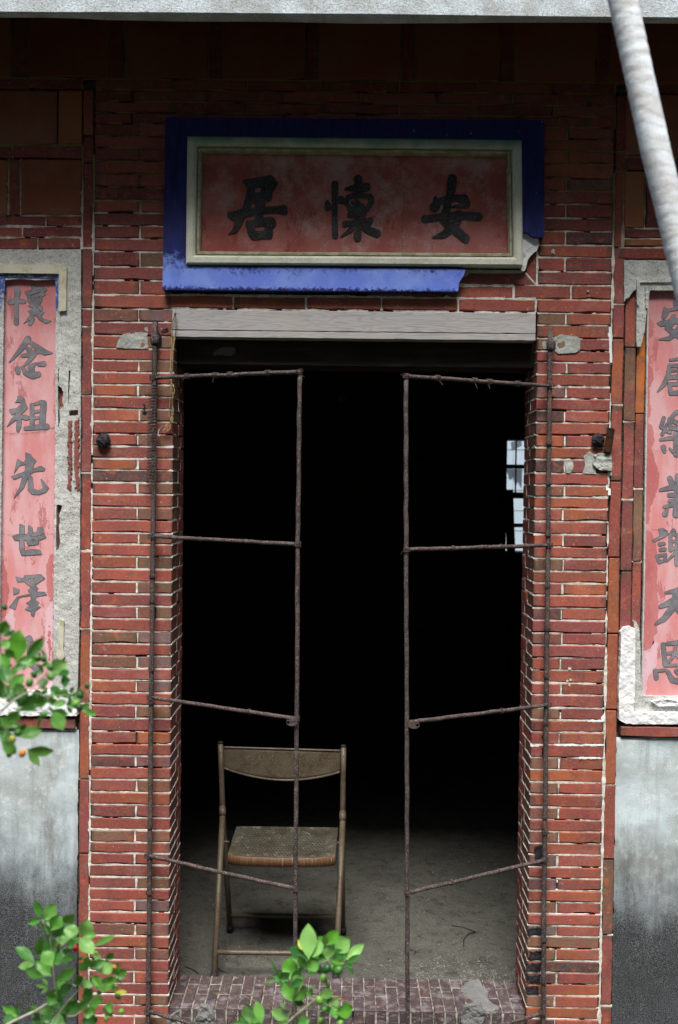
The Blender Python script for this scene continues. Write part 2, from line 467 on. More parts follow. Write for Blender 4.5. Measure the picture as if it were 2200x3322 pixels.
# ------------------------------------------------------------------ brick meshes (shared)
def brick_mesh(name, L, H, D, mat, seed, ch=.0026, jit=.0010):
    rr = random.Random(seed)
    xs = [0, ch] + [L * k / 4 + rr.uniform(-.1, .1) * L / 4 for k in (1, 2, 3)] + [L - ch, L]
    V = []; F = []
    for i, x in enumerate(xs):
        e = ch if i in (0, len(xs) - 1) else 0
        e2 = e
        chip = rr.uniform(.003, .007) if (rr.random() < .2) else 0
        t = H / 2 - e + rr.uniform(-jit, jit); b = -H / 2 + e + rr.uniform(-jit, jit)
        if chip: b += chip * .6
        f = -D / 2 + e2 + rr.uniform(-jit, jit) * .6
        X0 = x - L / 2
        if 1 < i < 5: X0 += 0
        V += [(X0, f + ch, t), (X0, f, t - ch), (X0, f, b + ch), (X0, f + ch, b), (X0, D / 2, b), (X0, D / 2, t)]
    n = 6
    for i in range(len(xs) - 1):
        for k in range(n):
            k2 = (k + 1) % n
            F.append((i * n + k, i * n + k2, (i + 1) * n + k2, (i + 1) * n + k))
    F.append(tuple(reversed(range(n))))
    e = (len(xs) - 1) * n
    F.append(tuple(e + k for k in range(n)))
    me = bpy.data.meshes.new(name)
    me.from_pydata(V, [], F); me.update(); me.materials.append(mat)
    # make normals point outward
    import bmesh
    bm = bmesh.new(); bm.from_mesh(me); bmesh.ops.recalc_face_normals(bm, faces=bm.faces); bm.to_mesh(me); bm.free()
    return me
_cache = {}
def get_brick(L, H, D, mat):
    # nearest catalogue size
    sizes = [(.245, .036, .10), (.145, .036, .10), (.098, .036, .10), (.12, .036, .10), (.07, .036, .10), (.3, .18, .05), (.19, .19, .05), (.4, .18, .05)]
    s = min(sizes, key=lambda q: abs(q[0] - L) + 2 * abs(q[1] - H))
    key = (s, mat.name, random.randrange(7))
    if key not in _cache:
        _cache[key] = brick_mesh('brick', *s, mat, hash(str(key)) % 9999 if False else (sizes.index(s) * 31 + key[2] * 7 + len(mat.name)))
    return _cache[key], s
def bcol(kind=None):
    k = kind or random.choices(['red', 'purple', 'orange', 'brown', 'dark'], [44, 26, 20, 7, 3])[0]
    base = {'red': (.315, .080, .055), 'purple': (.25, .070, .062), 'orange': (.36, .105, .048), 'brown': (.19, .115, .07),
            'dark': (.075, .05, .05), 'amber': (.52, .17, .03), 'amber2': (.42, .17, .04), 'maroon': (.20, .045, .042),
            'tile': (.30, .085, .040), 'tileo': (.36, .12, .045), 'yellow': (.22, .165, .08), 'gray': (.15, .11, .11), 'step': (.085, .064, .064),
            'stepf': (.14, .065, .045)}[k]
    v = random.uniform(.74, 1.16)
    return tuple(min(1, q * v * random.uniform(.94, 1.06)) for q in base) + (1,)
def put_brick(parent, x0, x1, z0, z1, Y=0.0, D=.10, kind=None, mat=None, name='brick', face='F', y0=None, y1=None, xf=None, tilt=None, vertical=False, gap=.0042):
    """face F: front face on plane y=Y.  face L/R: piece lying in a reveal, front at x=xf looking +x / -x, spanning y0..y1"""
    mat = mat or M_BRICK
    g_ = gap
    if face == 'F':
        L = x1 - x0 - g_; H = z1 - z0 - g_
        cx, cz = (x0 + x1) / 2, (z0 + z1) / 2
        if vertical:
            me, s = get_brick(H, L, D, mat)
            sc_ = (H / s[0], D / s[2], L / s[1]); rot = (0, R(90), 0)
        else:
            me, s = get_brick(L, H, D, mat)
            sc_ = (L / s[0], D / s[2], H / s[1]); rot = (0, 0, 0)
        yy = Y + D / 2 + random.uniform(-.0022, .0012)
        loc = Vector((cx, yy, cz))
        t = random.uniform(-.0035, .0035) if tilt is None else tilt
        rot = (rot[0] + random.uniform(-.006, .006), rot[1] + t * (0 if vertical else 1), rot[2] + random.uniform(-.004, .004))
    else:
        L = y1 - y0 - g_; H = z1 - z0 - g_
        me, s = get_brick(L, H, D, mat)
        sc_ = (L / s[0], D / s[2], H / s[1])
        sg = 1 if face == 'L' else -1
        loc = Vector((xf - sg * (D / 2 + random.uniform(-.001, .0015)), (y0 + y1) / 2, (z0 + z1) / 2))
        rot = (0, 0, R(90) * sg)
    p = parent; off = Vector((0, 0, 0))
    while p is not None: off += p.location; p = p.parent
    o = new_obj(name, me, None, parent, loc - off)
    o.rotation_euler = rot; o.scale = sc_
    o.color = bcol(kind)
    return o

# ---- value noise in numpy
_rs = np.random.RandomState(5)
_tab = _rs.rand(256, 256)
def vn(x, y):
    xi = np.floor(x).astype(int); yi = np.floor(y).astype(int)
    fx = x - xi; fy = y - yi
    fx = fx * fx * (3 - 2 * fx); fy = fy * fy * (3 - 2 * fy)
    t = lambda a, b: _tab[a % 256, b % 256]
    return (t(xi, yi) * (1 - fx) + t(xi + 1, yi) * fx) * (1 - fy) + (t(xi, yi + 1) * (1 - fx) + t(xi + 1, yi + 1) * fx) * fy
def fbm(x, y, o=3):
    r = 0; a = .5; 
    for k in range(o):
        r = r + a * (vn(x * 2 ** k + 17 * k, y * 2 ** k + 31 * k) - .5); a *= .5
    return r * 2

class Mortar:
    def __init__(s): s.mb = MB()
    def strip(s, p0, p1, Y, half=.0032, cover=.75, step=.009, face='F', xf=0.0):
        """ragged ribbon of mortar along a joint; p=(a,z) with a = x (F) or y (L/R)"""
        a0, z0 = p0; a1, z1 = p1
        L = math.hypot(a1 - a0, z1 - z0); n = max(2, int(L / step))
        dx, dz = (a1 - a0) / L, (z1 - z0) / L
        nx, nz = -dz, dx
        prev = None
        sd = random.uniform(0, 200)
        ph = vn(np.array([sd]), np.array([sd * .7]))[0]
        for i in range(n + 1):
            t = i / n
            u = sd + t * L * 22
            e = fbm(np.array([u]), np.array([sd]), 3)[0]
            hw = half * (cover + 1.35 * e + random.uniform(-.25, .25))
            bl = half * random.uniform(.8, 2.0) if random.random() < .035 else 0
            off = half * .35 * fbm(np.array([u * .7]), np.array([sd + 9]), 2)[0]
            if hw < half * .12: prev = None; continue
            a = a0 + dx * L * t; z = z0 + dz * L * t
            def P(q, y):
                if face == 'F': return (a + nx * q, y, z + nz * q)
                sg = 1 if face == 'L' else -1
                return (xf - sg * y, a + nx * q, z + nz * q)
            yy = Y + random.uniform(-.0008, .0008)
            cur = [P(off - hw - .0006 - bl * .5, yy + .0035), P(off - hw, yy), P(off + hw + bl, yy - .0004), P(off + hw + .0006 + bl, yy + .0035)]
            if prev is not None:
                b = len(s.mb.v)
                s.mb.v += prev + cur
                for k in range(3):
                    s.mb.f.append((b + k, b + k + 4, b + k + 5, b + k + 1))
            prev = cur
    def build(s, parent, name='mortar', mat=None):
        o = s.mb.build(name, mat or M_MORTAR, parent)
        return o

# ------------------------------------------------------------------ traced plates (marching squares over a signed-distance field)
def seg_d(Px, Py, x0, y0, x1, y1):
    dx, dy = x1 - x0, y1 - y0
    L2 = dx * dx + dy * dy + 1e-9
    t = np.clip(((Px - x0) * dx + (Py - y0) * dy) / L2, 0, 1)
    return np.hypot(Px - x0 - t * dx, Py - y0 - t * dy), t
def poly_sd(Px, Py, pts):
    d = np.full(Px.shape, 1e9); ins = np.zeros(Px.shape, bool)
    n = len(pts)
    for i in range(n):
        x0, y0 = pts[i]; x1, y1 = pts[(i + 1) % n]
        dd, _ = seg_d(Px, Py, x0, y0, x1, y1)
        d = np.minimum(d, dd)
        c = (y0 > Py) != (y1 > Py)
        with np.errstate(divide='ignore', invalid='ignore'):
            xi = (x1 - x0) * (Py - y0) / (y1 - y0 + 1e-12) + x0
        ins ^= c & (Px < xi)
    return np.where(ins, -d, d)
def field(Px, Py, polys, strokes, holes):
    d = np.full(Px.shape, 1e9)
    for p in polys: d = np.minimum(d, poly_sd(Px, Py, p))
    for s in strokes:
        for (a, b) in zip(s[:-1], s[1:]):
            dd, t = seg_d(Px, Py, a[0], a[1], b[0], b[1])
            d = np.minimum(d, dd - (a[2] + (b[2] - a[2]) * t))
        if len(s) == 1:
            d = np.minimum(d, np.hypot(Px - s[0][0], Py - s[0][1]) - s[0][2])
    for h in holes: d = np.maximum(d, -poly_sd(Px, Py, h))
    return d
def plate(polys=(), strokes=(), holes=(), cell=2.0, Y=0.0, thick=.003, namp=.8, nscale=.12, org=(0, 0), sc_=1.0, warp=0.0, bulge=0.0, grow=0.0):
    """px-space shapes -> MB with a front face at depth Y and side walls going back by thick"""
    tp = lambda p: tuple([org[0] + p[0] * sc_, org[1] + p[1] * sc_] + [q * sc_ for q in p[2:]])
    polys = [[tp(p) for p in q] for q in polys]; strokes = [[tp(p) for p in q] for q in strokes]; holes = [[tp(p) for p in q] for q in holes]
    allp = [p for q in polys for p in q] + [(p[0] - p[2], p[1] - p[2]) for q in strokes for p in q] + [(p[0] + p[2], p[1] + p[2]) for q in strokes for p in q]
    x0 = min(p[0] for p in allp) - 4 - namp; x1 = max(p[0] for p in allp) + 4 + namp
    y0 = min(p[1] for p in allp) - 4 - namp; y1 = max(p[1] for p in allp) + 4 + namp
    nx = int((x1 - x0) / cell) + 2; ny = int((y1 - y0) / cell) + 2
    gx = x0 + np.arange(nx) * cell; gy = y0 + np.arange(ny) * cell
    PX, PY = np.meshgrid(gx, gy)
    F = field(PX, PY, polys, strokes, holes) - grow
    F = F + namp * (fbm(PX * nscale, PY * nscale, 3) + .6 * fbm(PX * nscale * 3.1 + 50, PY * nscale * 3.1, 2))
    F[0, :] = 1; F[-1, :] = 1; F[:, 0] = 1; F[:, -1] = 1
    pts = []; faces = []; walls = []
    idx = {}
    def vid(key, x, y):
        if key not in idx: idx[key] = len(pts); pts.append((x, y))
        return idx[key]
    ins = F < 0
    for j in range(ny - 1):
        if not (ins[j].any() or ins[j + 1].any()): continue
        i = 0
        while i < nx - 1:
            a, b, c, d = ins[j, i], ins[j, i + 1], ins[j + 1, i + 1], ins[j + 1, i]
            if a and b and c and d:
                faces.append((vid((i, j), gx[i], gy[j]), vid((i, j + 1), gx[i], gy[j + 1]), vid((i + 1, j + 1), gx[i + 1], gy[j + 1]), vid((i + 1, j), gx[i + 1], gy[j])))
                i += 1; continue
            if a or b or c or d:
                cs = [(i, j), (i + 1, j), (i + 1, j + 1), (i, j + 1)]
                poly = []; cross = []
                for k in range(4):
                    p, q = cs[k], cs[(k + 1) % 4]
                    fp, fq = F[p[1], p[0]], F[q[1], q[0]]
                    if fp < 0: poly.append(vid(p, gx[p[0]], gy[p[1]]))
                    if (fp < 0) != (fq < 0):
                        t = fp / (fp - fq)
                        key = (min(p, q), max(p, q))
                        v = vid(key, gx[p[0]] + t * (gx[q[0]] - gx[p[0]]), gy[p[1]] + t * (gy[q[1]] - gy[p[1]]))
                        poly.append(v); cross.append((v, fp < 0))
                if len(poly) >= 3: faces.append(tuple(reversed(poly)))
                if len(cross) == 2:
                    (v1, o1), (v2, o2) = cross
                    walls.append((v1, v2) if o1 else (v2, v1))
            i += 1
    if not pts: return MB()
    P = np.array(pts)
    Yf = np.full(len(P), Y)
    if bulge:
        Yf = Y - bulge * fbm(P[:, 0] * .05, P[:, 1] * .05, 4)
    front = Wn(P[:, 0], P[:, 1], Y)
    front[:, 1] = Yf
    back = front.copy(); back[:, 1] = Y + thick
    n = len(P)
    mb = MB()
    mb.v = [tuple(v) for v in front] + [tuple(v) for v in back]
    mb.f = faces + [(a, b, b + n, a + n) for a, b in walls]
    return mb

# ================================================================== LARGE STRUCTURE
FLOOR = 0.0
# ground in front of the house, out to the horizon
m = MB()
N = 40
m.add([(-90, -120, -.16), (90, -120, -.16), (90, 0.20, -.16), (-90, .20, -.16)], [(0, 1, 2, 3)])
struct(m.build('ground', M_SOIL))
m = MB(); m.add([(-90, 4.9, -.1), (90, 4.9, -.1), (90, 100, -.1), (-90, 100, -.1)], [(0, 1, 2, 3)])
struct(m.build('ground', M_SOIL))
# unseen arc of leaf cards added behind the viewpoint to block low sky light
m = MB(); rt = random.Random(12)
for k in range(16000):
    a = rt.uniform(-math.pi * .98, -math.pi * .02); rad = rt.uniform(9.0, 11.0)
    top = 10.6 + 1.3 * float(fbm(np.array([a * 3.0]), np.array([4.0]), 4)[0])
    q = Vector((rad * math.cos(a), rad * math.sin(a) * 1.0, -.16 + (top + .16) * rt.random() ** .8))
    r_ = rt.uniform(.16, .34)
    u_ = Vector((rt.uniform(-1, 1), rt.uniform(-1, 1), rt.uniform(-1, 1))).normalized(); v_ = u_.orthogonal().normalized()
    m.add([q - u_ * r_, q - v_ * r_ * .5, q + u_ * r_, q + v_ * r_ * .5], [(0, 1, 2, 3)])
g = G('far_foliage', .8, .2); g.color(g.mix(g.ramp(g.noise(1.5, 4), .4, .6), (.04, .06, .022), (.025, .045, .016)))
o = m.build('tree_belt', g.m); o['kind'] = 'stuff'
# room floor, slightly uneven
m = MB(); nx_, ny_ = 70, 70
for j in range(ny_ + 1):
    for i in range(nx_ + 1):
        x = -2.6 + 5.2 * i / nx_; y = .2 + 4.5 * j / ny_
        zz = float(fbm(np.array([x * 3.1]), np.array([y * 3.1]), 4)[0]) * .018
        m.v.append((x, y, zz))
for j in range(ny_):
    for i in range(nx_):
        a = j * (nx_ + 1) + i
        m.f.append((a, a + 1, a + nx_ + 2, a + nx_ + 1))
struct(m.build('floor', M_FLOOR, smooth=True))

xL, xR = X(557, 2200), X(1724, 2200)          # door opening between the piers (wall face)
xLo, xRo = X(296, 2200), X(1963, 2200)         # outer edges of the piers
TD = .215                                       # thickness of the wall
ZLINT = Z(1100, 1104)
ZL2 = Z(1100, 1192, .10)
# room shell (walls and ceiling), butted
m = MB()
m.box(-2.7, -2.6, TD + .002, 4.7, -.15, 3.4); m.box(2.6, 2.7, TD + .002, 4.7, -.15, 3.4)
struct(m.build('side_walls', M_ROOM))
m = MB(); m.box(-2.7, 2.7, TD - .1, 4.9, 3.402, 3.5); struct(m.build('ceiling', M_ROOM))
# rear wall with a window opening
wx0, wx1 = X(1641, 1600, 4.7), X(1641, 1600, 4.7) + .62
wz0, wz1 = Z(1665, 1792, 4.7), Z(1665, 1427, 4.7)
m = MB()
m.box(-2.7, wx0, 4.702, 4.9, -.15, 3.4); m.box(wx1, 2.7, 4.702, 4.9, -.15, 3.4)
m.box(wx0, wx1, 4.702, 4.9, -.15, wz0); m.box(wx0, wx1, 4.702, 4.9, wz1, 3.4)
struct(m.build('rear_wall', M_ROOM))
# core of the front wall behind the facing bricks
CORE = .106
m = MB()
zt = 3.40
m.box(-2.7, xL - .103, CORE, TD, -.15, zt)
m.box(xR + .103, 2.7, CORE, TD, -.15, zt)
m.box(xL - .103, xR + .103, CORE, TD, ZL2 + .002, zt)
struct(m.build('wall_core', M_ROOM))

# eaves: concrete fascia beam and slab
YB = -.415
zb = Z(1100, 50, YB)
m = MB()
n = 60
th = .042
zb2 = zb
for i in range(n + 1):
    x = -3 + 6 * i / n
    e = float(fbm(np.array([x * 2.2]), np.array([3.]), 3)[0]) * .006
    m.v += [(x, YB, zb2 + .5), (x, YB, zb2 + .004 + e * .4), (x, YB + .004, zb2 + e * .4), (x, YB + th + e, zb2 + .001 - e), (x, YB + th + e, zb2 + .40)]
for i in range(n):
    for k in range(4):
        a = i * 5 + k
        m.f.append((a, a + 1, a + 6, a + 5))
fb = thing('eaves_beam', 'pale weathered concrete eaves beam running across the very top above the doorway', 'beam', (0, YB, zb))
m.build('fascia', M_FASCIA, fb)
m = MB(); m.box(-3, 3, YB + .001, .25, zb2 + .5, zb2 + .62); m.build('roof_slab', M_ROOM, fb)
m = MB(); m.box(-3, 3, YB + th + .01, 0.0, 3.405 , 3.44); m.build('soffit_board', M_DARKWOOD, fb)

# ================================================================== BRICK PIERS
LY = [256, 291, 330, 365, 400, 442, 480, 523, 565, 607, 651, 691, 733, 775, 817, 866, 910, 957, 1002, 1045, 1089, 1131, 1169, 1208, 1248, 1287, 1327, 1368, 1409, 1448, 1488, 1526, 1566, 1604, 1646,
      1688, 1729, 1766, 1805, 1846, 1887, 1927, 1967, 2007, 2048, 2089, 2128, 2169, 2208, 2247, 2288, 2330, 2374, 2414, 2452, 2490, 2529, 2571, 2611, 2653, 2693, 2733, 2768, 2806, 2846, 2884, 2920, 2959,
      2997, 3037, 3076, 3114, 3151, 3190, 3227, 3262, 3297, 3335, 3373, 3411, 3450]
RY = [270, 305, 342, 378, 414, 452, 491, 533, 579, 621, 663, 708, 751, 796, 836, 882, 926, 972, 1016, 1055, 1098, 1139, 1176, 1215, 1255, 1294, 1333, 1372, 1412, 1452, 1491, 1536, 1575, 1613, 1651, 1692,
      1735, 1775, 1813, 1854, 1892, 1932, 1973, 2013, 2054, 2093, 2135, 2175, 2217, 2255, 2297, 2337, 2376, 2416, 2458, 2498, 2539, 2578, 2620, 2660, 2698, 2737, 2774, 2814, 2851, 2890, 2928, 2966, 3004,
      3039, 3079, 3118, 3156, 3194, 3231, 3270, 3307, 3345, 3384, 3422, 3460]
lz = [Z(430, y) for y in LY]; rz = [Z(1855, y) for y in RY]
i_l = LY.index(1002)     # first course beside the lintel
plx = [xLo, xL]
pierL = thing('brick_pier', 'left brick pier of the doorway beside the rusty rod with the wire coil', 'brick pier', ((xLo + xL) / 2, .05, -.12), 'brick piers of the doorway')
pierR = thing('brick_pier', 'right brick pier of the doorway with the rusty pipe stub and cement lumps', 'brick pier', ((xRo + xR) / 2, .05, -.12), 'brick piers of the doorway')
overL = thing('brick_wall', 'shaded brickwork left of the blue framed name plaque', 'brick wall', (xLo, .05, lz[i_l]), 'brickwork over the doorway')
xLs = X(450, 1300); xRs = X(1835, 1300); xRs2 = X(1833, 900)
bxl = X(530, 700); bxr = X(1768, 700)
kindsL = {1247: 0}
mL = Mortar(); mR = Mortar()
def short_kind(py, side):
    r = random.random()
    if side == 'R' and py > 2900: return random.choice(['dark', 'dark', 'brown', 'gray'])
    return 'brown' if r < .52 else ('gray' if r < .68 else ('yellow' if r < .70 else ('dark' if r < .76 else None)))
def pier(P, zl, py, i0, xo, xi, xs_, side, MT, inner_full):
    sg = 1 if side == 'L' else -1
    for i in range(i0, len(zl) - 1):
        z1, z0 = zl[i], zl[i + 1]
        full = ((i - inner_full) % 2 == 0)
        lower = py[i] > 2500
        jx = random.uniform(-.003, .003)
        a, b = (xo, xi) if side == 'L' else (xi, xo)
        if full:
            put_brick(P, a + (jx if side == 'L' else 0), b + (jx if side == 'R' else 0), z0, z1, 0, .105)
            y_in = .107
        else:
            s = xs_ + random.uniform(-.003, .003)
            dd = .105
            if side == 'L':
                put_brick(P, a + jx, s, z0, z1, 0, .10)
                put_brick(P, s, b, z0, z1, 0, .155, short_kind(py[i], 'L'))
            else:
                put_brick(P, a, s, z0, z1, 0, .155, short_kind(py[i], 'R'))
                put_brick(P, s, b + jx, z0, z1, 0, .10)
            MT.strip((s, z0 + .004), (s, z1 - .004), .0015, .0028, .85)
            y_in = .157
        # pieces filling the reveal behind the corner brick
        if py[i] > 1090:
            put_brick(P, 0, 0, z0, z1, face=side, y0=y_in, y1=TD + random.uniform(-.003, .003), xf=xi, D=.10, kind=random.choice(['maroon', 'maroon', 'purple', 'red']))
            MT.strip((y_in, z0 + .003), (y_in, z1 - .003), .002, .002, .7, face=side, xf=xi)
            MT.strip((.003, z1), (TD, z1), .0012, .0026, .85 if py[i] > 2300 else .65, face=side, xf=xi)
        cov = .50 if py[i] < 600 else (.66 if py[i] < 1150 else .95)
        if random.random() < .22: cov *= .45
        MT.strip((a, z1 + random.uniform(-.0016, 0)), (b, z1 + random.uniform(-.0016, 0)), .0012, .0022, cov)
pier(pierL, lz, LY, i_l, xLo, xL, xLs, 'L', mL, LY.index(866))
pier(pierR, rz, RY, RY.index(972), xRo, xR, xRs, 'R', mR, RY.index(882))
mL.build(pierL); mR.build(pierR)
# joint backing of the piers
def backing(P, x0, x1, z0, z1, Yb, name='joint_bed', mat=None):
    m = MB(); m.add([(x0, Yb, z0), (x1, Yb, z0), (x1, Yb, z1), (x0, Yb, z1)], [(0, 1, 2, 3)])
    return m.build(name, mat or M_JOINT, P)
zmin = -.2
m = MB(); m.box(xLo + .002, xL - .007, .008, TD - .006, zmin, lz[i_l] - .002); m.build('joint_bed', M_JOINT, pierL)
m = MB(); m.box(xR + .007, xRo - .002, .008, TD - .006, zmin, rz[RY.index(972)] - .002); m.build('joint_bed', M_JOINT, pierR)

# ---- brickwork left and right of the plaque and above it
mO = Mortar()
for i in range(LY.index(400), i_l):
    z1, z0 = lz[i], lz[i + 1]
    full = ((i - LY.index(866)) % 2 == 0)
    far = xL - .004 if LY[i] >= 950 else bxl + .03
    sL = X(455, 700)
    if full: put_brick(overL, xLo, far, z0, z1, kind=random.choice(['red', 'purple', 'maroon']))
    else:
        put_brick(overL, xLo, sL, z0, z1, kind=random.choice(['red', 'purple', 'maroon'])); put_brick(overL, sL, far, z0, z1)
        mO.strip((sL, z0), (sL, z1), .0015, .0026, .7)
    mO.strip((xLo, z1), (far, z1), .0012, .003, .62)
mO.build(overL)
backing(overL, xLo, xL, lz[i_l], lz[LY.index(400)], .010)
overR = thing('brick_wall', 'shaded brickwork right of the plaque with a small shell stuck on one brick', 'brick wall', (xRo, .05, rz[RY.index(972)]), 'brickwork over the doorway')
mO = Mortar()
for i in range(RY.index(414), RY.index(972)):
    z1, z0 = rz[i], rz[i + 1]
    full = ((i - RY.index(882)) % 2 == 0)
    near = bxr - .02 if RY[i] < 760 else X(1746, 850)
    if RY[i] >= 926: near = X(1667, 950)
    s = xRs2 if RY[i] < 926 else X(1853, 950)
    if full and RY[i] < 926: put_brick(overR, near, xRo, z0, z1, kind=random.choice(['red', 'purple', 'orange']))
    else:
        put_brick(overR, near, s, z0, z1); put_brick(overR, s, xRo, z0, z1)
        mO.strip((s, z0), (s, z1), .0015, .0026, .9)
    mO.strip((near, z1), (xRo, z1), .0012, .003, .66)
mO.build(overR)
backing(overR, X(1480, 900), xRo, rz[RY.index(972)], rz[RY.index(414)], .012)
# soldier row over the lintel and the rows over the plaque
overM = thing('brick_wall', 'row of long bricks lying directly on the grey wooden lintel', 'brick wall', (0, .05, Z(1100, 1008)), 'brickwork over the doorway')
mO = Mortar()
cuts = [553, 757, 994, 1238, 1487, 1739]
zA, zB = Z(1100, 963), Z(1100, 1006)
for a, b in zip(cuts[:-1], cuts[1:]):
    xa, xb = X(a, 985), X(b, 985)
    put_brick(overM, xa, xb, zB, zA, kind=random.choice(['red', 'purple', 'orange']))
    mO.strip((xb, zB), (xb, zA), .0012, .0035, 1.0)
mO.strip((X(cuts[0], 985), zA), (X(cuts[-1], 985), zA), .0008, .0042, .95)
mO.strip((X(cuts[0], 985), zB - .001), (X(cuts[-1], 985), zB - .001), .0018, .0042, .55)
# row above it, seen where the blue border has broken away
zC = Z(1600, 926)
zA2 = Z(1600, 970)
put_brick(overM, X(1200, 950), X(1440, 950), zA, zC, kind='orange'); put_brick(overM, X(1440, 950), X(1667, 950), zA, zC, kind='red')
mO.strip((X(1440, 950), zC), (X(1667, 950), zC), .0006, .0045, 1.1)
mO.strip((X(1667, 950), zA), (X(1667, 950), zC), .001, .0035, 1.1)
# mitred pair at the plaque's broken corner
zD = Z(1600, 884)
x0_, x1_, x2_ = X(1470, 905), X(1702, 905), X(1739, 905)
m = MB()
m.add([(x0_, 0, zC + .004), (x2_ - .004, 0, zC + .004), (x1_, 0, zD), (x0_, 0, zD), (x0_, .04, zC + .004), (x2_ - .004, .04, zC + .004), (x1_, .04, zD), (x0_, .04, zD)],
      [(0, 1, 2, 3), (0, 4, 5, 1), (1, 5, 6, 2), (2, 6, 7, 3)])
o = m.build('brick', M_BRICK, overM); o.color = bcol('purple')
m = MB(); zE = Z(1720, 815)
m.add([(x1_ + .006, 0, zD + .002), (x2_, 0, zC + .008), (x2_, 0, zE), (x1_ + .006, 0, zE), (x1_ + .006, .04, zD + .002), (x2_, .04, zC + .008), (x2_, .04, zE), (x1_ + .006, .04, zE)],
      [(0, 1, 2, 3), (0, 4, 5, 1), (1, 5, 6, 2), (2, 6, 7, 3), (3, 7, 4, 0)])
o = m.build('brick', M_BRICK, overM); o.color = bcol('maroon')
mO.strip((x2_ - .001, zC + .006), (x1_ + .003, zD + .001), .0008, .003, 1.1)
mO.strip((x2_ + .003, zC), (x2_ + .003, zE), .0008, .0035, 1.1)
mO.build(overM)
backing(overM, xL + .002, X(1739, 985), zB, zE, .014)

overT = thing('brick_wall', 'dark band of bricks and big terracotta tiles in deep shade under the eaves', 'brick wall', (0, .05, lz[4]), 'brickwork over the doorway')
mO = Mortar()
zs = [lz[i] + (rz[i] - lz[i]) * .5 for i in range(5)]
for k in range(4):
    z1, z0 = zs[k], zs[k + 1]
    x = xLo + (.12 if k % 2 else 0)
    if k % 2: put_brick(overT, xLo, x, z0, z1, kind='maroon')
    while x < xRo - .01:
        xe = min(x + .245, xRo)
        put_brick(overT, x, xe, z0, z1, kind=random.choice(['maroon', 'purple']))
        mO.strip((xe, z0), (xe, z1), .0015, .002, .6)
        x = xe
    mO.strip((xLo, z1), (xRo, z1), .0012, .0024, .6)
zt0, zt1 = zs[0], Z(1100, 66) + .08
TX = [(-300, 35), (91, 358), (403, 677), (719, 993), (1035, 1303), (1349, 1623), (1665, 1935), (1980, 2300)]
for k, (a, b) in enumerate(TX):
    put_brick(overT, X(a, 160), X(b, 160), zt0, zt1, D=.05, kind='tile', mat=M_TILE, name='tile', gap=.004)
    if k < len(TX) - 1:
        put_brick(overT, X(b, 160), X(TX[k + 1][0], 160), zt0, zt1, D=.05, kind='maroon', name='brick', vertical=True)
        mO.strip((X(b, 160), zt0), (X(b, 160), zt1), .001, .0018, .8); mO.strip((X(TX[k + 1][0], 160), zt0), (X(TX[k + 1][0], 160), zt1), .001, .0018, .8)
mO.strip((X(-300, 160), zt0), (X(2400, 160), zt0), .001, .002, .8)
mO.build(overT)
backing(overT, -1.6, 1.6, zs[4], 3.40, .014)

# ---- vertical brick columns and tile fields beyond the piers
def column(P, px0, px1, breaks, Yc, MT, kinds=None, ref=None, side='L', D=.06):
    for k in range(len(breaks) - 1):
        ya, yb = breaks[k], breaks[k + 1]
        ym = (ya + yb) / 2
        x0, x1 = px0, px1
        put_brick(P, x0, x1, Z(ref, yb, Yc), Z(ref, ya, Yc), Yc, D, kind=(kinds or {}).get(k), vertical=True, gap=.004)
        if random.random() < .6: MT.strip((x0, Z(ref, yb, Yc)), (x1, Z(ref, yb, Yc)), Yc + .001, .0026, .8)
sideL = thing('brick_wall', 'brick column and terracotta tile field left of the left pier', 'brick wall', (X(285, 1600), .05, -.15), 'brickwork beside the piers')
mS = Mortar()
cLx0, cLx1 = X(259, 1900), xLo - .004
LB = [290, 440, 528, 805, 1002, 1060, 1284, 1534, 1789, 2040, 2283, 2529, 2770, 3012, 3252, 3470]
column(sideL, cLx0, cLx1, LB, .004, mS, ref=285, kinds={3: 'purple', 5: 'purple', 4: 'maroon', 9: 'orange', 10: 'orange', 8: 'red', 1: 'maroon', 2: 'maroon'})
mS.strip((xLo - .002, Z(300, 3400)), (xLo - .002, Z(300, 1250)), .002, .0032, .8)
mS.strip((xLo - .002, Z(300, 1250)), (xLo - .002, Z(300, 500)), .002, .0026, .8)
backing(sideL, -1.6, xLo - .001, -.2, 3.40, .016)
def tile(P, a, b, ya, yb, kind, MT, mat=None, name='tile', D=.05, Yc=.003, ref=150, vertical=False):
    ref = (a + b) / 2
    o = put_brick(P, X(a, (ya + yb) / 2), X(b, (ya + yb) / 2), Z(ref, yb), Z(ref, ya), Yc, D, kind=kind, mat=mat or M_TILE, name=name, gap=.0042, tilt=0, vertical=vertical)
    return o
def row(P, cuts, ya, yb, kinds, MT, **kw):
    for k, (a, b) in enumerate(zip(cuts[:-1], cuts[1:])):
        tile(P, a, b, ya, yb, kinds[k % len(kinds)], MT, mat=M_BRICK, name='brick', **kw)
        MT.strip((X(b, ya), Z(b, yb)), (X(b, ya), Z(b, ya)), .0035, .0022, .9)
    MT.strip((X(cuts[0], ya), Z(cuts[0], ya)), (X(cuts[-1], ya), Z(cuts[-1], ya)), .003, .003, .85)
c0 = 267
row(sideL, [-160, 90, 267], 253, 289, ['maroon'], mS)
tile(sideL, -80, 186, 290, 470, 'tile', mS); tile(sideL, 187, 267, 290, 470, 'tileo', mS)
row(sideL, [-180, 40, c0], 470, 514, ['maroon'], mS)
tile(sideL, -170, 26, 514, 698, 'tileo', mS)
o = tile(sideL, 27, 65, 514, 698, 'maroon', mS, mat=M_BRICK, name='brick', vertical=True)
tile(sideL, 66, 266, 514, 698, 'tile', mS)
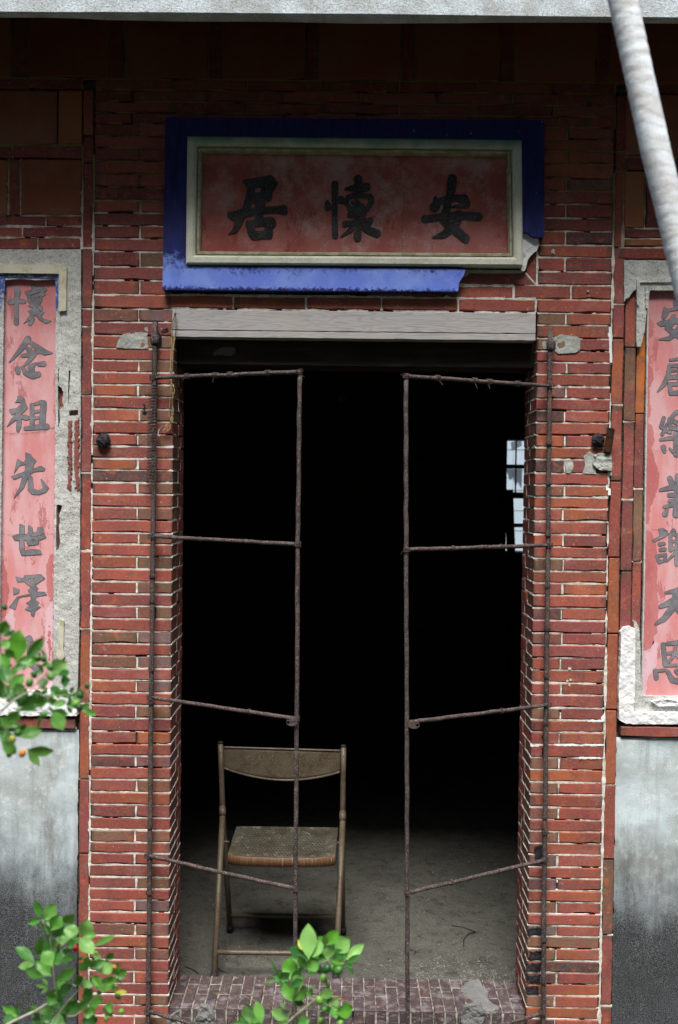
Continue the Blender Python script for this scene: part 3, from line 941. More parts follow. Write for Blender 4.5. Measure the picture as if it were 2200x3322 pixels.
mS.strip((X(27, 600), Z(27, 698)), (X(27, 600), Z(27, 514)), .003, .0025, .9); mS.strip((X(66, 600), Z(66, 698)), (X(66, 600), Z(66, 514)), .003, .0025, .9)
mS.strip((X(267, 600), Z(267, 808)), (X(267, 600), Z(267, 514)), .003, .0028, .9)
row(sideL, [-100, 148, 266], 699, 734, ['maroon', 'red'], mS)
row(sideL, [-180, 72, 266], 734, 770, ['red', 'maroon'], mS)
row(sideL, [-120, 122, 262], 770, 808, ['maroon', 'purple'], mS)
# brick strip under the niche
for a, b in ((-200, 12), (12, 249)):
    put_brick(sideL, X(a, 2343), X(b, 2343), Z(120, 2362), Z(120, 2325), -.012, .08, kind='purple')
mS.strip((X(-200, 2343), Z(-200, 2362)), (X(249, 2343), Z(249, 2362)), -.003, .003, .8)
# columns behind the plaster of the left niche
column(sideL, X(178, 1500), X(217, 1500), [900, 1130, 1320, 1560, 1800, 2040, 2250], .014, mS, ref=200, D=.03)
column(sideL, X(218, 1500), X(257, 1500), [900, 1105, 1350, 1600, 1850, 2095, 2250], .014, mS, ref=240, D=.03, kinds={1: 'brown', 2: 'purple'})
mS.build(sideL)

sideR = thing('brick_wall', 'stepped vertical brick columns and one bright orange brick right of the right pier', 'brick wall', (X(2000, 1600), .05, -.15), 'brickwork beside the piers')
mS = Mortar()
cRx0, cRx1 = xRo + .004, X(2006, 2200)
RB = [310, 492, 555, 803, 987, 1098, 1314, 1561, 1809, 2056, 2303, 2546, 2788, 3034, 3265, 3480]
column(sideR, cRx0, cRx1, RB, .004, mS, ref=2003, kinds={0: 'maroon', 1: 'maroon', 2: 'red', 3: 'purple', 9: 'orange', 10: 'orange', 11: 'red'})
mS.strip((xRo + .002, Z(1975, 3400)), (xRo + .002, Z(1975, 2100)), .001, .004, .9)
mS.strip((xRo + .002, Z(1975, 2100)), (xRo + .002, Z(1975, 1000)), .003, .0028, .35)
mS.strip((xRo + .002, Z(1975, 1000)), (xRo + .002, Z(1975, 560)), .001, .0036, .9)
c2 = cRx1 + .003; c3 = c2 + .038; c4 = c3 + .033
column(sideR, c2, c3, [900, 1127, 1368, 1621, 1853, 2100, 2300], .010, mS, ref=2045, kinds={0: 'red', 1: 'brown', 2: 'purple', 3: 'purple'}, D=.03)
column(sideR, c3 + .001, c4, [900, 1086, 1342, 1586, 1823, 2085, 2300], .016, mS, ref=2080, kinds={0: 'red', 1: 'amber', 2: 'purple', 3: 'brown', 4: 'red', 5: 'red'}, D=.03)
backing(sideR, xRo + .001, 1.6, -.2, 3.40, .022)
c0 = 2028
row(sideR, [c0, 2200, 2420], 268, 303, ['maroon'], mS)
tile(sideR, c0, 2230, 304, 507, 'tile', mS); tile(sideR, 2231, 2420, 304, 507, 'tile', mS)
row(sideR, [c0, 2250, 2430], 508, 552, ['maroon'], mS)
tile(sideR, c0, 2093, 553, 740, 'tileo', mS); tile(sideR, 2095, 2136, 553, 740, 'maroon', mS, mat=M_BRICK, name='brick', vertical=True); tile(sideR, 2138, 2340, 553, 740, 'tile', mS)
mS.strip((X(2094, 650), Z(2094, 740)), (X(2094, 650), Z(2094, 553)), .003, .0022, .8)
row(sideR, [c0, 2240, 2420], 741, 774, ['maroon'], mS)
row(sideR, [c0 - 3, 2260, 2420], 775, 799, ['amber2'], mS)
row(sideR, [2006, 2230, 2430], 803, 842, ['red'], mS)
mS.strip((X(2025, 600), Z(2025, 800)), (X(2025, 600), Z(2025, 555)), .002, .0036, .75)
for a, b in ((2010, 2240), (2240, 2450)):
    put_brick(sideR, X(a, 2370), X(b, 2370), Z(2110, 2390), Z(2110, 2354), -.012, .08, kind='red')
mS.build(sideR)

# ================================================================== PLASTER PANELS (dado)
def dado(x0, x1, ztop, Yd, label, seed):
    m = MB(); nx, nz = 60, 140
    for j in range(nz + 1):
        for i in range(nx + 1):
            x = x0 + (x1 - x0) * i / nx; z = -.2 + (ztop + .2) * j / nz
            e = float(fbm(np.array([x * 9 + seed]), np.array([z * 9]), 4)[0])
            ed = .004 * float(fbm(np.array([z * 40.]), np.array([seed * 1.]), 3)[0]) if i in (0, nx) else 0
            m.v.append((x + ed, Yd + e * .005 + (.006 if i in (0, nx) else 0) + (.006 if j == nz else 0), z + (.003 * e if j == nz else 0)))
    for j in range(nz):
        for i in range(nx):
            a = j * (nx + 1) + i
            m.f.append((a, a + 1, a + nx + 2, a + nx + 1))
    return m.lone('plaster_panel', M_DADO, label, 'plaster wall', smooth=True, group='plastered wall bases beside the door')
dado(-1.6, X(250, 2900), Z(120, 2368), .0, 'whitewashed plaster wall base blackened with mould left of the doorway', 3)
dado(X(1992, 2900), 1.6, Z(2100, 2394), .0, 'pale plaster wall base blackened with mould right of the doorway', 11)

# ================================================================== NAME PLAQUE
plq = thing('name_plaque', 'broad blue bordered red plaque with three black brushed characters over the doorway', 'plaque', (W(1150, 950).x, 0, W(1150, 950).z))
Yq = -.036
BL = [(537, 380), (1766, 389), (1766, 768), (1735, 770), (1725, 765), (1712, 755), (1686, 752), (1684, 470), (617, 457), (611, 864), (1050, 868), (1511, 873), (1505, 893), (1492, 912), (1488, 925), (1487, 946), (1000, 944), (527, 940)]
m = plate([BL], cell=4, Y=Yq, thick=.040, namp=.9, nscale=.08)
m.build('blue_border', M_BLUE, plq)
def frame(P, corners, prof, name, mat):
    """corners px TL TR BR BL at plane Y=0 ; prof = [(inset m, Y)]"""
    c = [W(*q) for q in corners]
    cx = sum(p.x for p in c) / 4; cz = sum(p.z for p in c) / 4
    m = MB()
    sg = [(1, -1), (-1, -1), (-1, 1), (1, 1)]
    for (ins, y) in prof:
        for k in range(4): m.v.append((c[k].x + sg[k][0] * ins, y, c[k].z + sg[k][1] * ins))
    for i in range(len(prof) - 1):
        for k in range(4):
            k2 = (k + 1) % 4
            m.f.append((i * 4 + k, i * 4 + k2, (i + 1) * 4 + k2, (i + 1) * 4 + k))
    return m.build(name, mat, P)
fc = [(616, 458), (1684, 470), (1688, 872), (611, 865)]
frame(plq, fc, [(-.001, 0), (-.001, Yq - .008), (.004, Yq - .012), (.020, Yq - .012), (.027, Yq - .006), (.030, Yq + .006)], 'moulding', M_CREAM)
frame(plq, fc, [(.0305, Yq + .006), (.033, Yq - .001), (.039, Yq - .001), (.043, Yq + .008), (.043, -.006)], 'inner_moulding', M_YEL)
a, b, c_, d = [W(*q) for q in fc]
m = MB(); m.add([(d.x + .03, -.010, d.z + .03), (c_.x - .03, -.010, c_.z + .03), (b.x - .03, -.010, b.z - .03), (a.x + .03, -.010, a.z - .03)], [(0, 1, 2, 3)])
m.build('red_panel', M_PLAQUE, plq)
YC = -.0105
CH_JU = dict(polys=[[(420,240),(480,215),(700,175),(950,135),(1010,110),(1060,125),(1110,165),(1150,220),(1190,290),(1160,350),(1110,420),(1060,490),(1070,560),(1060,640),(1000,675),(920,660),(905,690),(915,790),(1060,775),(1240,765),(1290,740),(1340,745),(1370,790),(1395,860),(1410,905),(1370,950),(1310,968),(1270,945),(1170,925),(1000,925),(875,935),(860,1010),(1060,1000),(1120,1040),(1150,1110),(1150,1170),(1110,1210),(1065,1260),(1085,1330),(1080,1410),(1030,1470),(960,1465),(860,1455),(720,1485),(640,1475),(590,1430),(545,1350),(530,1260),(495,1170),(500,1100),(540,1080),(640,1075),(685,1050),(685,960),(620,965),(540,1000),(480,1025),(440,1120),(390,1220),(320,1310),(230,1350),(130,1370),(210,1290),(260,1190),(285,1090),(200,1050),(120,1005),(115,950),(145,900),(280,875),(420,830),(460,740),(490,620),(520,500),(545,390),(500,350),(455,280)]],
             holes=[[(700,400),(750,380),(830,385),(825,470),(700,490)],[(640,705),(700,720),(710,820),(595,825),(615,750)],[(697,1200),(780,1205),(915,1185),(905,1240),(885,1290),(720,1305)]])
CH_HUAI = dict(strokes=[[(370,300,72),(365,700,62),(370,1390,68)],[(210,700,52),(225,800,74)],[(440,650,70),(500,640,82),(540,670,60)],[(860,200,92),(870,330,78)],[(600,410,32),(800,390,80),(1040,370,88)],
             [(640,600,50),(610,700,48),(690,820,46)],[(650,580,48),(850,530,60),(1100,570,62)],[(1130,590,66),(1145,680,60),(1060,820,50)],[(680,840,48),(870,830,52),(1040,840,40)],[(800,590,34),(870,720,50),(870,850,58)],[(740,690,32),(790,740,30)],[(930,740,28),(990,770,30)],
             [(690,960,62),(870,930,60),(1000,920,48)],[(840,900,56),(840,1150,62)],[(575,1150,62),(750,1110,50),(1000,1060,52)],[(770,1170,50),(690,1290,52),(500,1415,10)],[(860,1150,80),(850,1430,86)],[(1120,1075,68),(1070,1160,56),(990,1210,42)],[(900,1170,40),(1080,1280,78),(1258,1345,86)]])
CH_AN = dict(strokes=[[(800,190,100),(785,400,92),(730,600,80),(690,800,76),(610,1000,86),(720,1130,84),(890,1250,92),(1070,1400,86)],[(600,620,62),(700,590,62),(900,580,70),(1040,590,90),(1080,690,84)],[(1050,730,54),(900,740,36),(770,768,10)],
             [(240,1005,76),(500,965,66),(800,930,70),(1100,935,76),(1335,955,86)],[(940,900,86),(900,1050,86),(780,1200,86),(620,1320,72),(385,1378,8)]],
             polys=[[(450,515),(500,590),(600,560),(680,540),(620,700),(565,710),(545,790),(490,860),(420,865),(360,810),(335,750),(390,670),(405,600)]],
             holes=[[(695,1010),(792,1000),(784,1055)],[(780,720),(800,660),(885,635),(880,670),(800,740)]])
for ch, org, s_ in ((CH_JU, (720, 550), 240 / 1568), (CH_HUAI, (1030, 550), 240 / 1568), (CH_AN, (1340, 550), 250 / 1568)):
    m = plate(cell=1.6, Y=YC - .0035, thick=.003, namp=1.0, nscale=.22, org=org, sc_=s_, **ch)
    m.build('character', M_INK, plq)
# hairline cracks in the panel
M_CRACK = M_GLYPHLINE
def crack(P, pts, Y, wdt=.7, mat=None, name='crack'):
    q = []
    for a, b in zip(pts[:-1], pts[1:]):
        n = max(2, int(math.hypot(b[0] - a[0], b[1] - a[1]) / 8))
        for k in range(n):
            t = k / n
            q.append((a[0] + (b[0] - a[0]) * t + random.uniform(-2, 2), a[1] + (b[1] - a[1]) * t + random.uniform(-2, 2)))
    q.append(pts[-1])
    m = MB()
    for i, p in enumerate(q):
        ww = wdt * random.uniform(.5, 1.2)
        m.v += [tuple(W(p[0] - ww, p[1] - ww * .6, Y)), tuple(W(p[0] + ww, p[1] + ww * .6, Y))]
        if i: m.f.append((2 * i - 2, 2 * i - 1, 2 * i + 1, 2 * i))
    return m.build(name, mat or M_CRACK, P)
Pz = lambda x, y: (640 + x * .6505, 500 + y * .6505)
crack(plq, [Pz(435, 500), Pz(470, 450), Pz(510, 400), Pz(525, 330), Pz(540, 280)], -.0106)
crack(plq, [Pz(1040, 190), Pz(1030, 260), Pz(1022, 320), Pz(1022, 460)], -.0106)
crack(plq, [Pz(700, 415), Pz(710, 460), Pz(720, 490)], -.0106, .5)
crack(plq, [Pz(1022, 455), Pz(1080, 475), Pz(1190, 500)], -.0106, .5)
crack(plq, [Pz(670, 425), Pz(635, 455), Pz(640, 500)], -.0106, .6, M_PATCH)
crack(plq, [Pz(885, 270), Pz(900, 330), Pz(903, 380)], -.0106, .5, M_PATCH)
# cement core exposed at the broken corner
m = plate([[(1688, 752), (1712, 753), (1718, 762), (1745, 768), (1750, 790), (1742, 812), (1722, 828), (1712, 845), (1704, 880), (1690, 878)]], cell=3, Y=-.018, thick=.03, namp=2.0, nscale=.12, bulge=.004)
m.build('plaster_core', M_WHITE, plq)
m = plate([[(1500, 874), (1690, 877), (1702, 884), (1600, 886), (1530, 884), (1500, 902), (1486, 926), (1482, 925)]], cell=2.5, Y=-.012, thick=.02, namp=1.6, nscale=.15)
m.build('plaster_edge', M_PATCH, plq)

# ================================================================== COUPLET PANELS
cplL = thing('couplet_panel', 'left narrow pink couplet panel of dark characters in a grey plaster frame', 'couplet panel', (X(97, 2300), .02, Z(97, 2320)), 'couplet panels beside the door')
cplR = thing('couplet_panel', 'right narrow pink couplet panel with broken plaster frame behind the palm stem', 'couplet panel', (X(2180, 2300), .02, Z(2180, 2340)), 'couplet panels beside the door')
def panel(P, poly, Y, mat, name='red_panel', cell=12):
    m = MB(); vs = [tuple(W(p[0], p[1], Y)) for p in poly]
    m.add(vs, [tuple(reversed(range(len(vs))))]); return m.build(name, mat, P)
YP = .012
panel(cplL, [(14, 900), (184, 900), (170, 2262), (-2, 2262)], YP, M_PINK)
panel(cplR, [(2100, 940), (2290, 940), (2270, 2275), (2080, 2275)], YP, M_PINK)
for poly, mt in (([(2100, 1010), (2122, 1050), (2120, 1090), (2106, 1100), (2104, 1180), (2118, 1200), (2120, 1230), (2106, 1260), (2112, 1330), (2104, 1370), (2118, 1380), (2122, 1430), (2112, 1460), (2130, 1500), (2140, 1540), (2130, 1600), (2112, 1640), (2104, 1700), (2095, 1700)], M_PINKDEEP),
                 ([(2096, 1712), (2118, 1730), (2132, 1780), (2134, 1850), (2130, 1900), (2138, 1980), (2130, 2050), (2118, 2090), (2104, 2110), (2088, 2110)], M_PINKDEEP),
                 ([(2088, 2110), (2112, 2120), (2120, 2080), (2138, 2090), (2128, 2160), (2104, 2200), (2092, 2270), (2080, 2270)], M_LILAC)):
    plate([poly], cell=2, Y=YP - .0005, thick=.0004, namp=5, nscale=.06).build('paint_stain', mt, cplR)
for poly, mt in (([(160, 1795), (172, 1800), (172, 1900), (176, 1930), (168, 1960), (150, 1905), (150, 1850)], M_PINKDEEP), ([(8, 1800), (20, 1850), (28, 1930), (18, 1990), (6, 2010)], M_PINKDEEP),
                 ([(150, 1980), (172, 1940), (170, 2240), (154, 2240), (146, 2100)], M_LILAC), ([(20, 2000), (40, 1960), (52, 2050), (30, 2080)], M_LILAC), ([(160, 2030), (168, 2100), (160, 2160), (154, 2080)], M_PINKDEEP)):
    plate([poly], cell=2, Y=YP - .0005 - (.0003 if mt is M_PINKDEEP else 0), thick=.0002, namp=7, nscale=.10).build('paint_stain', mt, cplL)
# left frame: outer slab of chip plaster, with holes where it has fallen off
Z3 = lambda x, y: (x * .3827, 830 + y * .3827)
Z5 = lambda x, y: (x * .3827, 1660 + y * .3827)
out = [(-200, 809), (263, 809), (262, 1300), (259, 1800), (256, 2070), (251, 2250), (250, 2320), (-200, 2320)]
hole_panel = [(-60 , 884), (190, 884), (190, 905), (180, 1010), (177, 1400), (172, 2243), (-40, 2243)]
h1 = [Z3(490, 1090), Z3(520, 1120), Z3(535, 1150), Z3(528, 1240), Z3(545, 1280), Z3(505, 1300), Z3(510, 1400), Z3(492, 1480)]
h1b = [Z3(492, 960), Z3(500, 960), Z3(500, 1080), Z3(490, 1090)]
h2 = [Z3(480, 2110), Z3(530, 2115), Z3(520, 2150), Z3(500, 2200), Z5(512, 60), Z5(498, 120), Z5(512, 250), Z5(500, 310), Z5(470, 340)]
h3 = [Z3(580, 960), Z3(600, 980), Z3(592, 1050), Z3(585, 1250), Z3(578, 1250)]
h4 = [Z3(585, 1310), Z3(662, 1305), Z3(665, 1350), Z3(585, 1355)]
m = plate([out], holes=[[(14, 872), (190, 872), (186, 905), (182, 1010), (179, 1400), (171, 2243), (-4, 2243)], h1, h1b, h2, h3, h4], cell=3.0, Y=-.004, thick=.022, namp=1.8, nscale=.10, bulge=.0022)
m.build('plaster_frame', M_PLASTER, cplL, smooth=False)
# flaking paint-like brick showing through lower right of frame
m = plate([[Z3(578, 1400), Z3(600, 1400), Z3(606, 1700), Z3(598, 1990), Z3(578, 1960)], [Z3(636, 1390), Z3(668, 1380), Z3(668, 1990), Z3(640, 1960), Z3(628, 1700)]], cell=1.3, Y=-.0085, thick=.003, namp=9, nscale=.16)
o = m.build('exposed_brick', M_BRICK, cplL); o.color = (.30, .065, .055, 1)
# left bounding strip at x<15
panel(cplL, [(-60, 880), (14, 880), (-4, 2262), (-80, 2262)], .004, M_PLASTER, 'plaster_margin')
# cream moulding (inverted L) and blue rim
m = plate([[(-60, 858), (205, 858), (216, 868), (214, 1008), (190, 1010), (191, 888), (-60, 884)]], cell=2.5, Y=-.014, thick=.02, namp=.9, nscale=.1)
m.build('cream_moulding', M_CREAM2, cplL)
m = plate([[(-60, 884), (190, 886), (189, 1008), (181, 1000), (181, 902), (16, 898), (15, 945), (2, 1010), (-8, 1010), (-8, 884)]], cell=2.0, Y=-.006, thick=.016, namp=1.2, nscale=.15)
m.build('blue_rim', M_RIM, cplL)
m = plate([[(8, 893), (184, 897), (184, 907), (170, 906), (120, 909), (60, 904), (12, 909)]], cell=1.5, Y=-.003, thick=.014, namp=1.6, nscale=.2)
m.build('torn_paper', M_PLASTER, cplL)
# white sill of the left niche
m = plate([[(-200, 2243), (172, 2243), (190, 2235), (250, 2262), (249, 2322), (-200, 2322)]], cell=3, Y=-.020, thick=.03, namp=3, nscale=.06, bulge=.006)
m.build('plaster_sill', M_WHITE, cplL)
m = plate([[(195, 2010), (208, 2015), (205, 2110), (212, 2130), (192, 2150), (182, 2120), (190, 2090)]], cell=2, Y=-.0095, thick=.006, namp=2, nscale=.1)
m.build('lime_patch', M_CREAM2, cplL)
# characters, left column
def chars(P, lst, org, s_, Y):
    for c in lst:
        m = plate(cell=1.5, Y=Y - .0006, thick=.0012, namp=.35, nscale=.2, org=org, sc_=s_, grow=1.1, **c)
        m.build('character_outline', M_GLYPHLINE, P)
        m = plate(cell=1.5, Y=Y - .0016, thick=.0012, namp=.45, nscale=.2, org=org, sc_=s_, **c)
        m.build('character', M_SLATE, P)
HUAI = dict(strokes=[[(235,240,30),(250,300,44),(236,430,32),(234,735,32)],[(150,440,38),(190,430,34)],[(290,425,24),(325,430,32),(355,430,18)]],
            polys=[[(450,200),(480,190),(530,220),(620,230),(660,250),(670,275),(620,300),(650,330),(600,370),(600,430),(560,470),(600,500),(610,530),(585,580),(630,590),(580,640),(620,680),(735,710),(650,745),(560,690),(530,640),(500,660),(480,720),(440,775),(400,760),(430,690),(340,745),(390,680),(440,610),(400,570),(450,550),(470,520),(400,500),(440,475),(400,430),(390,360),(370,325),(355,300),(370,285),(450,270)]],
            holes=[[(430,370),(452,368),(450,400),(432,398)],[(495,365),(515,365),(512,388),(494,388)],[(540,372),(570,350),(572,368),(550,388)],[(410,350),(580,290),(590,298),(420,358)],[(495,620),(525,650),(495,690),(478,650)],[(560,560),(575,540),(580,570),(568,590)]])
NIAN = dict(strokes=[[(400,965,42),(300,1110,34),(135,1295,7)],[(430,1010,24),(560,1110,46),(640,1155,38),(740,1165,7)],[(375,1090,20),(420,1120,38),(455,1150,14)],[(320,1205,24),(450,1180,30),(560,1130,34)],[(480,1190,36),(410,1280,25),(335,1352,9)],
            [(250,1390,36),(258,1440,30)],[(320,1370,20),(370,1450,36),(470,1490,42),(545,1468,38)],[(470,1440,30),(440,1370,44),(510,1310,14)],[(555,1322,28),(622,1318,36)]])
ZU = dict(polys=[[(250,1785),(300,1780),(350,1820),(360,1880),(395,1945),(330,2010),(300,2040),(400,2060),(435,2100),(370,2120),(310,2100),(300,2220),(265,2290),(235,2270),(240,2110),(170,2160),(100,2215),(160,2110),(240,2015),(170,2045),(135,1990),(140,1965),(230,1955),(320,1890),(280,1860),(220,1870),(250,1820)]],
          strokes=[[(455,1905,28),(460,2190,32)],[(505,1890,20),(590,1860,26),(622,1880,42),(600,2190,42)],[(480,2000,20),(570,1990,16)],[(490,2090,22),(540,2086,18)],[(365,2240,26),(500,2222,34),(665,2210,40)]])
chars(cplL, [HUAI, NIAN, ZU], (0, 880), 220 / 965, YP)
XIAN = dict(polys=[[(220,180),(260,195),(280,225),(310,250),(290,280),(280,320),(350,295),(385,315),(380,335),(290,345),(255,365),(280,400),(285,490),(330,505),(370,485),(350,405),(385,440),(418,485),(390,520),(330,540),(270,535),(240,500),(240,390),(205,480),(120,572),(165,480),(195,380),(120,410),(97,383),(180,355),(215,340),(220,280),(165,290),(122,357),(150,235),(200,265),(220,240)]])
SHI = dict(polys=[[(105,892),(165,880),(170,790),(210,805),(210,880),(240,870),(245,800),(275,820),(285,865),(315,860),(320,820),(365,815),(370,870),(395,905),(335,930),(325,965),(240,975),(225,930),(205,930),(210,1020),(270,1005),(340,1010),(357,1050),(260,1055),(185,1060),(165,1000),(165,930),(125,930)]], holes=[[(270,920),(297,928),(285,945)]])
ZE = dict(polys=[[(135,1240),(200,1255),(210,1230),(350,1220),(385,1255),(300,1310),(325,1340),(300,1370),(380,1370),(400,1395),(310,1410),(300,1440),(335,1460),(310,1480),(345,1500),(300,1530),(290,1580),(268,1570),(265,1535),(215,1520),(230,1500),(265,1490),(225,1465),(265,1440),(265,1400),(190,1410),(160,1420),(130,1520),(80,1500),(150,1410),(260,1385),(240,1355),(270,1330),(215,1290),(205,1280),(150,1285)],[(115,1330),(165,1350),(160,1378),(118,1392)]],
          holes=[[(245,1255),(262,1255),(258,1285),(245,1285)],[(285,1250),(296,1250),(294,1278),(284,1278)]])
CHANG = dict(strokes=[[(222,1772,14),(250,1765,24),(270,1788,14)],[(248,1800,10),(246,1890,12)],[(290,1900,16),(325,1905,20)],[(240,1975,16),(290,2005,26),(345,2050,20)]])
chars(cplL, [XIAN, SHI, ZE, CHANG], (0, 1400), 220 / 579, YP)
crack(cplL, [(8, 1400), (40, 1408), (60, 1404), (90, 1406), (120, 1402), (150, 1396), (178, 1385)], YP - .0022, .9)
crack(cplL, [(6, 1732), (40, 1736), (80, 1733), (108, 1741), (140, 1732), (174, 1732)], YP - .0022, .8)
# right column
AN2 = dict(strokes=[[(590,215,32),(600,250,34)],[(500,320,16),(620,290,26),(750,290,32),(770,350,14)],[(565,400,26),(520,500,46),(475,560,30),(600,640,42),(720,720,42)],[(350,495,10),(400,500,36),(560,470,34),(800,450,38)],[(690,480,36),(620,600,42),(500,700,28),(368,712,8)]],
           polys=[[(435,275),(490,300),(505,330),(480,390),(435,445),(402,430),(415,340)]])
JU2 = dict(strokes=[[(515,990,14),(740,960,24),(745,1040,22)],[(520,1065,22),(740,1060,20)],[(508,1060,24),(490,1200,32),(430,1320,28),(348,1415,7)],[(500,1225,28),(790,1195,30)],[(645,1080,26),(640,1320,26)],[(520,1130,20),(760,1120,20)],[(505,1320,24),(525,1435,30),(740,1425,30),(765,1320,30),(640,1310,24),(505,1315,24)]])
LE = dict(strokes=[[(430,1770,24),(395,1890,26),(450,1915,22),(410,1990,22)],[(470,1850,16),(440,1940,18),(520,1965,20)],[(600,1690,24),(510,1790,28),(640,1850,30),(640,1920,30),(520,1900,26),(510,1800,26)],[(610,1690,24),(700,1760,24)],[(740,1770,26),(720,1880,26),(780,1910,22),(740,1990,22)],[(390,2062,18),(560,2035,28),(790,2010,28)],[(590,1980,30),(598,2260,36)],[(425,2165,34),(440,2225,20)],[(510,2180,10),(560,2230,20)],[(690,2130,22),(760,2220,32)]])
chars(cplR, [AN2, JU2, LE], (2050, 930), 150 / 623, YP)
YE = dict(strokes=[[(365,215,24),(385,260,26)],[(435,190,20),(440,280,22)],[(490,200,22),(470,280,20)],[(540,230,16),(520,290,16)],[(275,325,14),(380,300,26),(560,285,16)],[(360,375,20),(520,365,16)],[(365,430,16),(520,425,14)],[(310,488,12),(410,460,22),(555,470,20)],[(430,290,18),(425,560,32)],[(320,555,26),(345,500,10)],[(480,510,18),(540,560,22)]])
XIE = dict(polys=[[(255,700),(300,690),(340,720),(350,745),(330,770),(215,825),(190,810),(270,765)]],
           strokes=[[(270,845,18),(310,840,14)],[(275,900,16),(315,895,18)],[(240,960,13),(325,945,14),(318,1000,14),(262,1020,14),(240,960,13)],[(400,720,22),(370,760,16),(375,900,20)],[(385,740,16),(440,760,18),(435,1030,26)],[(375,820,12),(430,815,12)],[(370,890,16),(440,880,16)],[(425,920,14),(338,1008,8)],[(500,790,14),(570,770,14)],[(540,710,16),(545,1030,24)],[(495,870,14),(510,900,14)]])
TIAN = dict(strokes=[[(330,1310,12),(440,1290,26),(530,1275,20)],[(275,1445,18),(380,1400,32),(560,1385,30)],[(430,1300,26),(395,1450,34),(310,1560,26),(228,1612,12)],[(430,1440,28),(500,1540,34),(590,1590,30)]])
EN = dict(strokes=[[(300,1810,22),(320,2000,22)],[(345,1800,18),(510,1785,22),(515,2000,22)],[(340,1895,14),(500,1880,14)],[(425,1820,14),(400,1920,14),(350,1980,12)],[(420,1900,14),(485,1975,14)],[(320,2010,14),(520,2005,14)],[(225,2060,20),(235,2125,24)],[(260,2060,14),(320,2055,14)],[(345,2070,18),(390,2150,26),(500,2175,26),(540,2140,16)],[(430,2065,22),(445,2080,22)],[(530,2060,22),(560,2090,20)]])
chars(cplR, [YE, XIE, TIAN, EN], (2050, 1480), 150 / 444, YP)
crack(cplR, [(2100, 1458), (2130, 1462), (2160, 1460), (2200, 1470)], YP - .0022, .6)
crack(cplR, [(2098, 1714), (2130, 1718), (2160, 1722), (2200, 1722)], YP - .0022, .6)
# right frame plaster pieces
R4 = lambda x, y: (1600 + x * .3827, 830 + y * .3827)
R6 = lambda x, y: (1600 + x * .3827, 1660 + y * .3827)
m = plate([[R4(1112, 35), (2420, 846), (2420, 944), R4(1325, 290), R4(1310, 380), R4(1285, 640), R4(1268, 700), R4(1255, 765), R4(1218, 770), R4(1215, 660), R4(1218, 280), R4(1190, 300), R4(1150, 350), R4(1120, 375), R4(1112, 400)]],
          cell=2.5, Y=-.004, thick=.024, namp=1.8, nscale=.12, bulge=.0022)
m.build('plaster_frame', M_PLASTER, cplR)
m = plate([[(2066, 904), (2420, 900), (2420, 914), (2076, 916), (2073, 990), (2067, 990)]], cell=2, Y=-.011, thick=.008, namp=1.5, nscale=.15, bulge=.004)
m.build('plaster_moulding', M_PLASTER, cplR)
m = plate([[(2093, 930), (2420, 926), (2420, 940), (2108, 942), (2102, 1000), (2096, 1000)]], cell=2, Y=-.009, thick=.012, namp=1.4, nscale=.15, bulge=.004)
m.build('plaster_moulding', M_PLASTER, cplR)
# thin stucco line along the pink panel's edge
m = plate([[(2101, 945), (2106, 945), (2092, 1900), (2084, 2240), (2080, 2240), (2088, 1900)]], cell=1.5, Y=.003, thick=.014, namp=1.1, nscale=.12)
m.build('panel_edge', M_PLASTER, cplR)
m = plate([[R6(1190, 920), R6(1215, 930), R6(1240, 1000), R6(1250, 1170), R6(1250, 1400), R6(1275, 1560), (2420, 2262), (2420, 2318), R6(1200, 1700), R6(1200, 1000)]],
          cell=2.5, Y=.002, thick=.02, namp=1.6, nscale=.12, bulge=.002)
m.build('plaster_frame', M_PLASTER, cplR)
m = plate([[R6(1085, 1020), R6(1110, 985), R6(1160, 972), R6(1205, 990), R6(1205, 1250), R6(1200, 1560), R6(1195, 1700), (2420, 2314), (2420, 2352), R6(1130, 1800), R6(1070, 1770), R6(1065, 1500), R6(1080, 1240)]],
          cell=2.5, Y=-.014, thick=.03, namp=1.8, nscale=.09, bulge=.0035)
m.build('plaster_frame', M_WHITE, cplR)
m = plate([[R6(1340, 1610), R6(1420, 1590), (2240, 2272), (2240, 2292), R6(1400, 1650)]], cell=2.5, Y=-.012, thick=.02, namp=2, nscale=.12, bulge=.01)
m.build('lime_patch', M_WHITE, cplR)

# ================================================================== LINTEL
lin = thing('lintel', 'weathered grey wooden lintel board spanning the top of the doorway', 'lintel', (0, 0, Z(1100, 1098)))
zl1, zl0, zls = Z(1100, 1010), Z(1100, 1099), Z(1100, 1077)
lx0, lx1 = X(560, 1050), X(1737, 1050)
def plank(P, x0, x1, y0, y1, z0, z1, mat, name, n=50, amp=.0008):
    m = MB()
    for i in range(n + 1):
        x = x0 + (x1 - x0) * i / n
        e = [random.uniform(-amp, amp) for _ in range(4)]
        c_ = .0015
        m.v += [(x, y0 + c_, z0 + e[0]), (x, y0, z0 + c_ + e[0]), (x, y0, z1 - c_ + e[1]), (x, y0 + c_, z1 + e[1]), (x, y1, z1 + e[1]), (x, y1, z0 + e[0])]
    for i in range(n):
        for k in range(6):
            k2 = (k + 1) % 6
            m.f.append((i * 6 + k, (i + 1) * 6 + k, (i + 1) * 6 + k2, i * 6 + k2))
    m.f.append((0, 1, 2, 3, 4, 5)); e = n * 6; m.f.append(tuple(e + k for k in reversed(range(6))))
    return m.build(name, mat, P)
plank(lin, lx0, lx1, -.004, .055, zls + .0008, zl1, M_WOOD, 'upper_board')
plank(lin, lx0, lx1, -.003, .055, zl0, zls - .0008, M_WOOD, 'lower_board')
il = thing('inner_beam', 'dark soot stained beam hidden behind and below the grey wooden lintel', 'beam', (0, .1, ZL2))
